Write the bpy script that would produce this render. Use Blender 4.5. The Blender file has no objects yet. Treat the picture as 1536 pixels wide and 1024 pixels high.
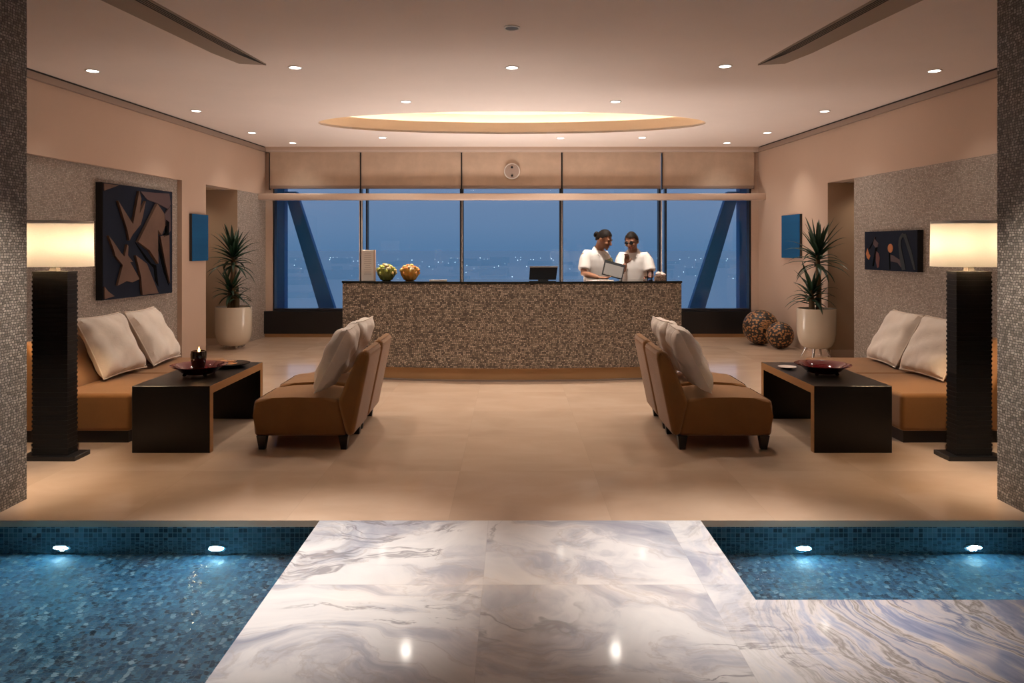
import bpy, bmesh, math, random
from mathutils import Vector, Matrix
random.seed(7)
PI = math.pi
scene = bpy.context.scene
COL = scene.collection
V = Vector

# ------------------------------------------------------------------ materials
class NT:
    def __init__(s, name):
        s.m = bpy.data.materials.new(name); s.m.use_nodes = True
        s.t = s.m.node_tree; s.t.nodes.clear()
        s.out = s.t.nodes.new('ShaderNodeOutputMaterial')
    def n(s, typ, **kw):
        nd = s.t.nodes.new(typ)
        for k, v in kw.items():
            if k.startswith('_'): setattr(nd, k[1:], v)
            else: s.put(nd.inputs[k.replace('__', ' ')], v)
        return nd
    def put(s, sock, v):
        if isinstance(v, bpy.types.NodeSocket): s.t.links.new(v, sock)
        elif isinstance(v, (tuple, list)) and len(v) == 3 and sock.type == 'RGBA': sock.default_value = (*v, 1)
        else: sock.default_value = v
    def math(s, op, a, b=None, c=None, clamp=False):
        nd = s.t.nodes.new('ShaderNodeMath'); nd.operation = op; nd.use_clamp = clamp
        s.put(nd.inputs[0], a)
        if b is not None: s.put(nd.inputs[1], b)
        if c is not None: s.put(nd.inputs[2], c)
        return nd.outputs[0]
    def vmath(s, op, a, b=None, scale=None):
        nd = s.t.nodes.new('ShaderNodeVectorMath'); nd.operation = op
        s.put(nd.inputs[0], a)
        if b is not None: s.put(nd.inputs[1], b)
        if scale is not None: s.put(nd.inputs['Scale'], scale)
        return nd.outputs[0]
    def smooth(s, v, a, b, lo=0.0, hi=1.0):
        nd = s.t.nodes.new('ShaderNodeMapRange'); nd.interpolation_type = 'SMOOTHSTEP'
        s.put(nd.inputs['Value'], v); nd.inputs['From Min'].default_value = a; nd.inputs['From Max'].default_value = b
        nd.inputs['To Min'].default_value = lo; nd.inputs['To Max'].default_value = hi
        return nd.outputs[0]
    def mix(s, f, a, b):
        nd = s.t.nodes.new('ShaderNodeMix'); nd.data_type = 'RGBA'
        s.put(nd.inputs[0], f); s.put(nd.inputs[6], a); s.put(nd.inputs[7], b)
        return nd.outputs[2]
    def ramp(s, f, stops, const=False):
        nd = s.t.nodes.new('ShaderNodeValToRGB'); cr = nd.color_ramp
        if const: cr.interpolation = 'CONSTANT'
        while len(cr.elements) < len(stops): cr.elements.new(0.5)
        for e, (p, c) in zip(cr.elements, stops): e.position = p; e.color = (*c, 1)
        s.put(nd.inputs[0], f)
        return nd.outputs[0]
    def coord(s): return s.t.nodes.new('ShaderNodeTexCoord').outputs['Object']
    def noise(s, vec, scale, detail=4, rough=.55, dist=0, out='Fac'):
        nd = s.n('ShaderNodeTexNoise', Scale=scale, Detail=detail, Roughness=rough, Distortion=dist)
        if vec is not None: s.put(nd.inputs['Vector'], vec)
        return nd.outputs[out]
    def bump(s, h, strength=.3, dist=.01):
        return s.n('ShaderNodeBump', Height=h, Strength=strength, Distance=dist).outputs[0]
    def pbr(s, **kw):
        p = s.n('ShaderNodeBsdfPrincipled')
        for k, v in kw.items(): s.put(p.inputs[k.replace('_', ' ')], v)
        s.t.links.new(p.outputs[0], s.out.inputs[0]); return p

def M(name, col, rough=.5, metal=0.0, var=0.0, nscale=20, bump=0.0, bscale=200, **kw):
    n = NT(name); c = col
    if var or bump: co = n.coord()
    if var:
        f = n.noise(co, nscale)
        c = n.mix(f, tuple(x*(1-var) for x in col), tuple(min(1, x*(1+var)) for x in col))
    args = dict(Base_Color=c, Roughness=rough, Metallic=metal, **kw)
    if bump: args['Normal'] = n.bump(n.noise(co, bscale, 3), bump, .004)
    n.pbr(**args); return n.m

def emit(name, col, strength):
    n = NT(name); e = n.n('ShaderNodeEmission', Color=col, Strength=strength)
    n.t.links.new(e.outputs[0], n.out.inputs[0]); return n.m

def mosaic(name, size, stops, mortar, rough=.6, bump=.6, aspect=1.15, irregular=True, flat=False, spec=.5, mask=(.06, .16), cloud=.0):
    n = NT(name); co = n.coord()
    sp = n.n('ShaderNodeSeparateXYZ', Vector=co).outputs
    if flat: u, v = sp[0], sp[1]
    else: u, v = n.math('ADD', sp[0], sp[1]), sp[2]
    if irregular:
        w = n.noise(co, .45/size, 2, .5)
        w2 = n.noise(n.vmath('ADD', co, (3.1, 7.7, 1.3)), .45/size, 2, .5)
        v = n.math('MULTIPLY_ADD', n.math('SUBTRACT', w, .5), size*1.1, v)
        u = n.math('MULTIPLY_ADD', n.math('SUBTRACT', w2, .5), size*1.6, u)
    vs = n.math('DIVIDE', v, size); row = n.math('FLOOR', vs)
    us = n.math('DIVIDE', u, size*aspect)
    if irregular:
        wr = n.n('ShaderNodeTexWhiteNoise', _noise_dimensions='1D', W=row).outputs['Value']
        us = n.math('MULTIPLY_ADD', wr, 9.7, us)
    colm = n.math('FLOOR', us)
    cv = n.n('ShaderNodeCombineXYZ', X=colm, Y=row).outputs[0]
    rnd = n.n('ShaderNodeTexWhiteNoise', _noise_dimensions='2D', Vector=cv).outputs['Value']
    fu = n.math('PINGPONG', n.math('FRACT', us), .5); fv = n.math('PINGPONG', n.math('FRACT', vs), .5)
    mu = n.smooth(fu, mask[0]*.9, mask[1]); mv = n.smooth(fv, mask[0], mask[1])
    mk = n.math('MULTIPLY', mu, mv)
    c = n.ramp(rnd, stops)
    if cloud:
        cl = n.smooth(n.noise(co, 1.3, 3), .35, .65, 1-cloud, 1+cloud*.4)
        c = n.vmath('SCALE', c, scale=cl)
    c = n.mix(mk, mortar, c)
    h = n.math('MULTIPLY', mk, n.math('MULTIPLY_ADD', rnd, .6, .4))
    n.pbr(Base_Color=c, Roughness=rough, Normal=n.bump(h, bump, size*.4), Specular_IOR_Level=spec)
    return n.m

def marble(name):
    n = NT(name); co = n.coord()
    sp = n.n('ShaderNodeSeparateXYZ', Vector=co).outputs
    cx, cy, ox = .98, .77, .13
    jy = n.math('DIVIDE', n.math('SUBTRACT', sp[1], 4.04-5*cy), cy)
    jx = n.math('DIVIDE', n.math('ADD', sp[0], ox+5*cx), cx)
    cell = n.n('ShaderNodeCombineXYZ', X=n.math('FLOOR', jx), Y=n.math('FLOOR', jy)).outputs[0]
    off = n.n('ShaderNodeTexWhiteNoise', _noise_dimensions='2D', Vector=cell).outputs['Color']
    p = n.vmath('ADD', co, n.vmath('SCALE', off, scale=.55))
    warp = n.n('ShaderNodeTexNoise', Scale=.9, Detail=4, Roughness=.5, Vector=p).outputs['Color']
    pw = n.vmath('ADD', p, n.vmath('SCALE', n.vmath('SUBTRACT', warp, (.5, .5, .5)), scale=1.3))
    # pale clouded stone with thin grey veins
    st = n.n('ShaderNodeMapping', Vector=pw, Rotation=(0, 0, .35), Scale=(.7, 1.5, 1)).outputs[0]
    cloud = n.noise(st, 1.6, 8, .6, .8)
    c = n.ramp(cloud, [(.28, (.27, .29, .36)), (.42, (.47, .47, .52)), (.52, (.72, .70, .70)), (.75, (.86, .83, .81))])
    vn = n.noise(st, .75, 7, .58, .6)
    fade = n.smooth(n.noise(p, 1.6, 2), .45, .62)
    vein = n.math('MULTIPLY', n.smooth(n.math('ABSOLUTE', n.math('SUBTRACT', vn, .5)), .0, .014, .8, 0), fade)
    c = n.mix(vein, c, (.24, .23, .25))
    vn2 = n.noise(st, 1.6, 6, .6, 1.0)
    c = n.mix(n.smooth(n.math('ABSOLUTE', n.math('SUBTRACT', vn2, .47)), .0, .02, .30, 0), c, (.42, .36, .33))
    # strongly banded blue and tan stone toward the right
    wb = n.n('ShaderNodeTexNoise', Scale=.75, Detail=2, Roughness=.4, Vector=co).outputs['Color']
    pb = n.vmath('ADD', co, n.vmath('SCALE', n.vmath('SUBTRACT', wb, (.5, .5, .5)), scale=1.5))
    wb2 = n.n('ShaderNodeTexNoise', Scale=4, Detail=4, Roughness=.5, Vector=co).outputs['Color']
    pb = n.vmath('ADD', pb, n.vmath('SCALE', n.vmath('SUBTRACT', wb2, (.5, .5, .5)), scale=.14))
    sb = n.n('ShaderNodeMapping', Vector=pb, Rotation=(0, 0, .55), Scale=(2.6, .28, 1)).outputs[0]
    bf = n.noise(sb, 1.9, 6, .62, .3)
    cb = n.ramp(bf, [(.28, (.15, .19, .32)), (.40, (.34, .37, .50)), (.45, (.66, .60, .59)), (.485, (.27, .24, .22)), (.51, (.62, .57, .57)), (.56, (.19, .22, .33)), (.60, (.58, .53, .54)), (.70, (.40, .42, .53)), (.80, (.70, .65, .63))])
    f = n.smooth(n.math('ADD', sp[0], n.math('MULTIPLY', n.math('SUBTRACT', n.noise(co, 1.2, 3), .5), .8)), .65, 1.6)
    c = n.mix(f, c, cb)
    ex = n.smooth(n.math('PINGPONG', n.math('FRACT', jx), .5), 0, .003); ey = n.smooth(n.math('PINGPONG', n.math('FRACT', jy), .5), 0, .004)
    j = n.math('MULTIPLY', ex, ey)
    c = n.mix(n.math('MULTIPLY_ADD', j, .22, .78), (.3, .28, .28), c)
    n.pbr(Base_Color=c, Roughness=n.smooth(cloud, .3, .7, .06, .09), Specular_IOR_Level=.5)
    return n.m

def limestone():
    n = NT('limestone_floor'); co = n.coord()
    sp = n.n('ShaderNodeSeparateXYZ', Vector=co).outputs
    jx = n.math('DIVIDE', n.math('ADD', sp[0], 5.4+.35), .9); jy = n.math('DIVIDE', n.math('SUBTRACT', sp[1], 4.04), .9)
    cell = n.n('ShaderNodeCombineXYZ', X=n.math('FLOOR', jx), Y=n.math('FLOOR', jy)).outputs[0]
    wn = n.n('ShaderNodeTexWhiteNoise', _noise_dimensions='2D', Vector=cell)
    p = n.vmath('ADD', co, n.vmath('SCALE', wn.outputs['Color'], scale=7.0))
    st = n.n('ShaderNodeMapping', Vector=p, Scale=(1.0, 1.7, 1)).outputs[0]
    f = n.noise(st, 1.7, 8, .55, .5)
    c = n.ramp(f, [(.25, (.50, .345, .24)), (.5, (.555, .39, .275)), (.78, (.61, .445, .325))])
    c = n.vmath('SCALE', c, scale=n.math('MULTIPLY_ADD', wn.outputs['Value'], .12, .94))
    j = n.math('MULTIPLY', n.smooth(n.math('PINGPONG', n.math('FRACT', jx), .5), 0, .004), n.smooth(n.math('PINGPONG', n.math('FRACT', jy), .5), 0, .004))
    c = n.mix(n.math('MULTIPLY_ADD', j, .3, .7), (.38, .27, .19), c)
    n.pbr(Base_Color=c, Roughness=n.smooth(f, .3, .7, .065, .11), Specular_IOR_Level=.5)
    return n.m

def plaster(name, col):
    n = NT(name); co = n.coord()
    f = n.noise(co, 1.1, 5, .6); f2 = n.noise(co, 160, 3)
    c = n.mix(f, tuple(x*.94 for x in col), tuple(min(1, x*1.05) for x in col))
    n.pbr(Base_Color=c, Roughness=.75, Normal=n.bump(f2, .08, .003), Specular_IOR_Level=.25)
    return n.m

def fabric(name, col, scale=420, var=.12, sheen=.3, wrinkle=0):
    n = NT(name); co = n.coord()
    wv = n.noise(n.n('ShaderNodeMapping', Vector=co, Scale=(1, 1, 1)).outputs[0], scale, 2)
    bg = n.noise(co, 4, 4)
    c = n.mix(wv, tuple(x*(1-var) for x in col), tuple(min(1, x*(1+var)) for x in col))
    c = n.vmath('SCALE', c, scale=n.smooth(bg, .3, .7, .92, 1.06))
    h = n.math('MULTIPLY', wv, .15)
    if wrinkle:
        h = n.math('MULTIPLY_ADD', n.noise(n.n('ShaderNodeMapping', Vector=co, Scale=(1, 1, 1)).outputs[0], 9, 3, .5, 1.5), wrinkle, h)
    n.pbr(Base_Color=c, Roughness=.85, Sheen_Weight=sheen, Sheen_Roughness=.5, Normal=n.bump(h, .35, .02), Specular_IOR_Level=.2)
    return n.m

def glassy(name, tint=(1, 1, 1), refl=1.0):
    n = NT(name)
    tr = n.n('ShaderNodeBsdfTransparent', Color=tint); gl = n.n('ShaderNodeBsdfGlossy', Roughness=.02)
    fr = n.n('ShaderNodeFresnel', IOR=1.45).outputs[0]
    mx = n.n('ShaderNodeMixShader', Fac=n.math('MULTIPLY', fr, refl))
    n.t.links.new(tr.outputs[0], mx.inputs[1]); n.t.links.new(gl.outputs[0], mx.inputs[2])
    n.t.links.new(mx.outputs[0], n.out.inputs[0]); return n.m

def water_mat():
    n = NT('pool_water'); co = n.coord()
    st = n.n('ShaderNodeMapping', Vector=co, Rotation=(0, 0, -.5), Scale=(1, 1.8, 1)).outputs[0]
    h = n.math('ADD', n.noise(st, 5.5, 3, .5, .6), n.math('MULTIPLY', n.noise(st, 17, 2, .5, .4), .4))
    n.pbr(Base_Color=(.80, .93, .97), Roughness=.0, IOR=1.33, Transmission_Weight=1.0, Normal=n.bump(h, .12, .05))
    return n.m

def shade_mat():
    n = NT('lamp_shade_linen'); co = n.coord()
    w = n.noise(n.n('ShaderNodeMapping', Vector=co, Scale=(60, 60, 260)).outputs[0], 1, 2)
    c = n.mix(w, (.92, .87, .78), (.97, .94, .88))
    tl = n.n('ShaderNodeBsdfTranslucent', Color=c); df = n.n('ShaderNodeBsdfDiffuse', Color=c)
    mx = n.n('ShaderNodeMixShader', Fac=.968)
    n.t.links.new(tl.outputs[0], mx.inputs[1]); n.t.links.new(df.outputs[0], mx.inputs[2])
    n.t.links.new(mx.outputs[0], n.out.inputs[0]); return n.m

def ball_mat():
    n = NT('carved_ball_pattern'); co = n.coord()
    vo = n.n('ShaderNodeTexVoronoi', Scale=26, Vector=co, Randomness=.9)
    f = n.smooth(vo.outputs['Distance'], .38, .50)
    c = n.mix(f, (.36, .17, .06), (.012, .009, .007))
    n.pbr(Base_Color=c, Roughness=.45, Normal=n.bump(n.math('SUBTRACT', 1.0, f), .5, .01)); return n.m

def wood(name, a, b, rough=.4, axis=(14, 1.2, 14)):
    n = NT(name); co = n.coord()
    st = n.n('ShaderNodeMapping', Vector=co, Scale=axis).outputs[0]
    f = n.noise(st, 2.5, 6, .6, .5)
    n.pbr(Base_Color=n.mix(f, a, b), Roughness=rough, Specular_IOR_Level=.3); return n.m

def blue_panel_mat():
    n = NT('blue_lacquer'); co = n.coord()
    z = n.n('ShaderNodeSeparateXYZ', Vector=co).outputs[2]
    b = n.noise(n.n('ShaderNodeCombineXYZ', Z=z).outputs[0], 5, 3)
    n.pbr(Base_Color=n.mix(b, (.003, .045, .125), (.006, .085, .21)), Roughness=.25); return n.m

STONE = [(0, (.060, .045, .034)), (.25, (.15, .115, .088)), (.5, (.25, .20, .155)), (.8, (.36, .29, .23)), (1, (.50, .42, .34))]
m_counter = mosaic('desk_stone_mosaic', .0175, [(p, tuple((x*1.18+.03*k)*k2 for x, k, k2 in zip(c, (1, .8, .63), (1.0, .98, .95)))) for p, c in STONE], (.075, .060, .048), .55, .6)
m_pillar = mosaic('pillar_stone_mosaic', .0155, [(0, (.13, .113, .098)), (.35, (.22, .195, .17)), (.7, (.31, .275, .245)), (1, (.42, .38, .34))], (.07, .062, .054), .6, .9, 1.5)
m_feature = mosaic('feature_wall_mosaic', .0165, [(0, (.26, .215, .18)), (.4, (.36, .30, .255)), (.8, (.43, .365, .315)), (1, (.52, .45, .395))], (.21, .18, .16), .7, .5, 1.2)
m_pooltile = mosaic('pool_floor_mosaic', .024, [(0, (.006, .022, .045)), (.25, (.03, .10, .18)), (.6, (.08, .24, .38)), (.9, (.18, .38, .52)), (1, (.62, .75, .78))], (.12, .22, .28), .35, .3, 1.0, False, True, mask=(.05, .10))
m_poolwall = mosaic('pool_wall_mosaic', .026, [(0, (.006, .012, .016)), (.3, (.015, .04, .055)), (.6, (.05, .11, .135)), (1, (.13, .21, .24))], (.20, .26, .27), .35, .3, 1.0, False, mask=(.05, .10))
m_lime = limestone()
m_marble = marble('walkway_marble')
m_marble_b = m_marble
m_plaster = plaster('warm_plaster', (.52, .385, .30))
m_ceiling = plaster('ceiling_plaster', (.85, .765, .715))
m_recess = plaster('recess_plaster', (.78, .68, .56))
m_fascia = plaster('recess_fascia', (.76, .60, .44))
m_alcove = plaster('alcove_dim_plaster', (.42, .30, .21))  # darker plaster, the alcove's dimness put into the colour
m_trim = M('taupe_trim', (.30, .225, .185), .5)
m_lighttrim = M('cream_trim', (.55, .42, .335), .35, var=.04)
m_black = M('black_panel', (.006, .006, .007), .35)
m_mullion = M('dark_mullion', (.012, .012, .014), .35)
m_mullight = M('pale_mullion', (.62, .52, .46), .35)
m_brass = M('brass_kick', (.42, .25, .12), .38, .25, var=.1, nscale=3)
m_blind = fabric('blind_fabric', (.56, .43, .33), 500, .05, 0)
m_glass = glassy('window_glass', (.97, .985, 1), .9)
m_water = water_mat()
m_steel = M('blue_steel', (.03, .21, .46), .6)
m_ledge = M('ledge_blue', (.08, .36, .62), .6)
m_ground = M('haze_ground', (.74, .90, .93), 1.0, Specular_IOR_Level=0.0)  # pale blue base colour stands in for distant haze
m_white = M('white_metal', (.75, .72, .68), .4)
m_lens = emit('downlight_glow', (1, .90, .78), 14)
m_dark = M('dark_grille', (.03, .03, .033), .5)
m_vent_shaded = M('vent_shaded', (.30, .245, .20), .55)  # darker paint carries the shade of a face tilted away
m_slot = M('vent_slot', (.012, .010, .009), .7)
m_cove = emit('cove_strip', (1, .88, .74), 24)
m_orange = fabric('tan_upholstery', (.255, .116, .037), 480, .14, .25)
m_cushion = fabric('cream_cushion', (.74, .63, .53), 300, .06, .3, .6)
m_piping = fabric('cushion_piping', (.76, .65, .54), 300, .04, .2)
m_espresso = wood('espresso_veneer', (.005, .004, .0035), (.009, .007, .006), .28)
m_oak = wood('oak_edge', (.33, .155, .055), (.46, .235, .09), .4)
m_legs = M('black_leg', (.008, .007, .007), .35)
m_lampcol = wood('black_stacked_wood', (.004, .0035, .003), (.009, .007, .006), .5, (3, 3, 60))
m_shade = shade_mat()
m_brushed = M('brushed_metal', (.35, .30, .24), .3, .9)
m_pot = M('cream_glazed_pot', (.58, .51, .41), .22, var=.03, nscale=6)
m_soil = M('soil', (.018, .012, .008), .95, bump=.6, bscale=90)
m_chrome = M('chrome', (.75, .74, .72), .12, 1)
m_trunk = wood('cane_trunk', (.09, .055, .028), (.20, .13, .07), .8, (30, 30, 4))
m_leaf = M('dracaena_leaf', (.012, .040, .018), .42, var=.5, nscale=7)
m_ball = ball_mat()
m_zig = M('carved_stripe', (.34, .17, .07), .45)
m_bluep = blue_panel_mat()
m_paneledge = M('panel_edge', (.035, .028, .022), .5)
m_artbase = M('artwork_ground', (.009, .013, .026), .7, var=.3, nscale=3, Specular_IOR_Level=.12)
m_artside = M('artwork_side', (.004, .004, .004), .5)
m_artbrown = M('artwork_umber', (.125, .074, .053), .65, var=.35, nscale=4, Specular_IOR_Level=.2)
m_artblack = M('artwork_black', (.002, .002, .002), .8, Specular_IOR_Level=.05)
m_artorange = M('artwork_orange', (.42, .14, .035), .55, var=.25, nscale=20)
m_artmauve = M('artwork_mauve', (.060, .030, .030), .6)
m_artmaroon = M('artwork_maroon', (.10, .028, .022), .6, var=.3, nscale=12)
m_artgreen = M('artwork_green_black', (.006, .007, .004), .5)
m_redbowl = M('oxblood_glaze', (.085, .004, .008), .08, var=.3, nscale=14, Coat_Weight=.6)
m_blackglaze = M('black_glaze', (.006, .005, .005), .15)
m_darkplate = M('dark_plate', (.012, .010, .011), .15)
m_candleglass = M('amber_black_glass', (.012, .006, .003), .08, Coat_Weight=.5)
m_wax = M('candle_wax', (.10, .035, .018), .4)
m_flame = emit('candle_flame', (1, .52, .18), 14)
m_gold = M('gold_petal', (.75, .42, .24), .3, .3)
m_dish = M('pale_dish', (.72, .62, .55), .15)
m_counterTop = M('dark_granite', (.022, .022, .020), .05, var=.5, nscale=80)
m_skin1 = M('skin_tan', (.36, .17, .095), .5, Subsurface_Weight=.05)
m_skin2 = M('skin_brown', (.30, .14, .085), .5, Subsurface_Weight=.05)
m_hair = M('dark_hair', (.012, .008, .006), .62, var=.5, nscale=40, Specular_IOR_Level=.12)
m_shirt = fabric('white_polo', (.78, .73, .69), 500, .03, .1, .35)
m_trousers = fabric('dark_trousers', (.05, .045, .045), 400)
m_shoe = M('black_shoe', (.01, .01, .01), .3)
m_eye = M('eye_dark', (.02, .012, .01), .2)
m_lip = M('lip', (.25, .085, .07), .45)
m_paper = M('paper', (.74, .66, .58), .6)
m_ink = M('ink', (.30, .22, .18), .7)
m_page = M('grey_page', (.27, .25, .235), .45)
m_screen = M('black_plastic', (.008, .008, .010), .4)
m_silver = M('silver_plastic', (.55, .46, .38), .35, .3)
m_greenglass = M('green_glass', (.22, .24, .05), .1, Transmission_Weight=.35, var=.35, nscale=30)
m_amberglass = M('amber_glass', (.62, .30, .05), .1, Transmission_Weight=.35, var=.35, nscale=30)
m_petalY = M('yellow_petal', (.80, .58, .20), .5, var=.25, nscale=60)
m_petalO = M('orange_petal', (.70, .27, .06), .5, var=.25, nscale=60)
m_petalC = M('cream_petal', (.85, .68, .42), .5, var=.15, nscale=60)
m_petalG = M('lime_petal', (.50, .52, .12), .5, var=.25, nscale=60)
m_clear = glassy('clear_glass', (.93, .96, 1), 1)
m_badge = None

def checker(name, a, b, sc):
    n = NT(name); co = n.coord()
    v = n.n('ShaderNodeTexVoronoi', Scale=sc, Vector=co).outputs['Distance']
    n.pbr(Base_Color=n.mix(n.smooth(v, .3, .5), a, b), Roughness=.6); return n.m
m_badge = checker('yellow_patterned_cloth', (.62, .52, .25), (.20, .19, .09), 60)
m_napkin = M('pinkish_white_tissue', (.75, .60, .53), .7)
m_wicker = checker('tan_box', (.42, .27, .19), (.20, .12, .08), 50)

# ------------------------------------------------------------------ mesh helpers
def B(): return bmesh.new()
def quad_faces(bm, rings, closed=True, caps=True):
    for a, b in zip(rings, rings[1:]):
        k = len(a)
        for i in range(k if closed else k-1):
            bm.faces.new((a[i], a[(i+1) % k], b[(i+1) % k], b[i]))
    if caps and closed:
        bm.faces.new(list(reversed(rings[0]))); bm.faces.new(rings[-1])
def box(bm, x0, x1, y0, y1, z0, z1, bev=0, seg=3):
    vs = [bm.verts.new(p) for p in ((x0,y0,z0),(x1,y0,z0),(x1,y1,z0),(x0,y1,z0),(x0,y0,z1),(x1,y0,z1),(x1,y1,z1),(x0,y1,z1))]
    fs = [bm.faces.new([vs[i] for i in f]) for f in ((3,2,1,0),(4,5,6,7),(0,1,5,4),(1,2,6,5),(2,3,7,6),(3,0,4,7))]
    if bev:
        es = list({e for f in fs for e in f.edges})
        bmesh.ops.bevel(bm, geom=es, offset=bev, segments=seg, profile=.5, affect='EDGES')
    return bm
def prism(bm, plan, z0, z1, bev=0, seg=3, fn=None):
    """closed outline (2D) extruded between z0 and z1; fn maps (a, b, h) to a point"""
    fn = fn or (lambda a, b, h: (a, b, h))
    r0 = [bm.verts.new(fn(a, b, z0)) for a, b in plan]; r1 = [bm.verts.new(fn(a, b, z1)) for a, b in plan]
    n0 = len(bm.faces)
    quad_faces(bm, [r0, r1])
    if bev:
        es = list({e for v in r0+r1 for e in v.link_edges})
        bmesh.ops.bevel(bm, geom=es, offset=bev, segments=seg, profile=.5, affect='EDGES')
    bmesh.ops.recalc_face_normals(bm, faces=bm.faces[:])
    return bm
def lathe(bm, prof, c=(0, 0, 0), seg=40, cap0=True, cap1=True, flute=0, nfl=10):
    rings = []
    for r, z in prof:
        ring = []
        for i in range(seg):
            a = 2*PI*i/seg; rr = r*(1+flute*math.cos(nfl*a)*min(1, max(0, z*20)))
            ring.append(bm.verts.new((c[0]+rr*math.cos(a), c[1]+rr*math.sin(a), c[2]+z)))
        rings.append(ring)
    quad_faces(bm, rings, caps=False)
    if cap0: bm.faces.new(list(reversed(rings[0])))
    if cap1: bm.faces.new(rings[-1])
    return bm
def tube(bm, pts, rad, seg=14, ratio=1.0, side=None):
    pts = [V(p) for p in pts]; rings = []
    if not isinstance(rad, (list, tuple)): rad = [rad]*len(pts)
    prev = None
    for i, p in enumerate(pts):
        t = (pts[min(i+1, len(pts)-1)]-pts[max(i-1, 0)]).normalized()
        ref = V(side) if side else (prev if prev is not None else (V((0, 0, 1)) if abs(t.z) < .9 else V((1, 0, 0))))
        a = (ref - t*ref.dot(t))
        if a.length < 1e-5: a = t.orthogonal()
        a.normalize(); b = t.cross(a); prev = a
        rings.append([bm.verts.new(p + a*math.cos(2*PI*k/seg)*rad[i] + b*math.sin(2*PI*k/seg)*rad[i]*ratio) for k in range(seg)])
    quad_faces(bm, rings)
    return bm
def ellipsoid(bm, c, r, rot=None, u=24, v=16, fn=None):
    mat = Matrix.Translation(c) @ (rot.to_4x4() if rot else Matrix())
    res = bmesh.ops.create_uvsphere(bm, u_segments=u, v_segments=v, radius=1)
    for vt in res['verts']:
        p = V((vt.co.x*r[0], vt.co.y*r[1], vt.co.z*r[2]))
        if fn: p = fn(p, vt.co.copy())
        vt.co = mat @ p
    return bm
def obj(name, bm, mat, parent=None, smooth=None, wn=False):
    bmesh.ops.recalc_face_normals(bm, faces=bm.faces[:]) if smooth != 'keep' else None
    me = bpy.data.meshes.new(name); bm.to_mesh(me); bm.free()
    if mat: me.materials.append(mat)
    if smooth:
        for p in me.polygons: p.use_smooth = True
        me.set_sharp_from_angle(angle=math.radians(38))
    o = bpy.data.objects.new(name, me); COL.objects.link(o)
    if parent: o.parent = parent
    if wn:
        w = o.modifiers.new('wn', 'WEIGHTED_NORMAL'); w.keep_sharp = True
    return o
def tag(o, label, cat, group=None, kind=None):
    if label: o['label'] = label
    if cat: o['category'] = cat
    if group: o['group'] = group
    if kind: o['kind'] = kind
    return o
def thing(name, label, cat, loc=(0, 0, 0), rz=0, group=None):
    o = bpy.data.objects.new(name, None); COL.objects.link(o)
    o.location = loc; o.rotation_euler = (0, 0, rz); o.empty_display_size = .1
    return tag(o, label, cat, group)
def struct(name, bm, mat, label=None, smooth=None, parent=None):
    o = obj(name, bm, mat, parent, smooth)
    if not parent: tag(o, label, None, None, 'structure')
    return o
def dup(root, loc, rz=None, label=None):
    r = root.copy(); COL.objects.link(r); r.location = loc
    if rz is not None: r.rotation_euler = (0, 0, rz)
    if label: r['label'] = label
    for ch in list(root.children):
        c = ch.copy(); COL.objects.link(c); c.parent = r
        for g in list(ch.children):
            d = g.copy(); COL.objects.link(d); d.parent = c
    return r
def weld(bm, voxel, name, mat, parent, smooth_it=4):
    """union overlapping closed pieces of one body into one continuous skin"""
    me = bpy.data.meshes.new('tmp'); bm.to_mesh(me); bm.free()
    t = bpy.data.objects.new('tmp', me); COL.objects.link(t)
    r = t.modifiers.new('r', 'REMESH'); r.mode = 'VOXEL'; r.voxel_size = voxel
    s = t.modifiers.new('s', 'SMOOTH'); s.iterations = smooth_it; s.factor = .5
    dg = bpy.context.evaluated_depsgraph_get()
    new = bpy.data.meshes.new_from_object(t.evaluated_get(dg))
    bpy.data.objects.remove(t); bpy.data.meshes.remove(me)
    new.name = name; new.materials.clear(); new.materials.append(mat)
    for p in new.polygons: p.use_smooth = True
    o = bpy.data.objects.new(name, new); COL.objects.link(o)
    if parent: o.parent = parent
    return o

# ------------------------------------------------------------------ room dimensions (metres; x right, y away from the viewer)
H = 3.2; YB = 12.4; YF = -1.6
def wx(y): return 5.158-.08*max(y, 4.4)      # the side walls draw in slightly toward the window
def side_wall(name, s, y0, y1, z0, z1, mat, off=0.0, th=.15, label=None):
    plan = [(s*(wx(y0)+off), y0), (s*(wx(y1)+off), y1), (s*(wx(y1)+off+th), y1), (s*(wx(y0)+off+th), y0)]
    if y0 < 4.4 < y1: plan.insert(1, (s*(wx(4.4)+off), 4.4)); plan.insert(4, (s*(wx(4.4)+off+th), 4.4))
    return struct(name, prism(B(), plan, z0, z1), mat, label)

# floor
bm = box(B(), -6.3, 6.3, 4.04, YB+.3, -.035, 0); struct('floor', bm, m_lime, 'polished beige limestone lobby floor')
bm = box(B(), -1.06, 1.04, YF, 4.04, -.05, 0); struct('floor_walkway', bm, m_marble, 'white veined marble walkway between the two pools')
bm = box(B(), 1.04, 5.1, YF, 3.13, -.05, 0); struct('floor_deck', bm, m_marble_b, 'blue and tan banded marble deck in front of the right pool')
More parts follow.
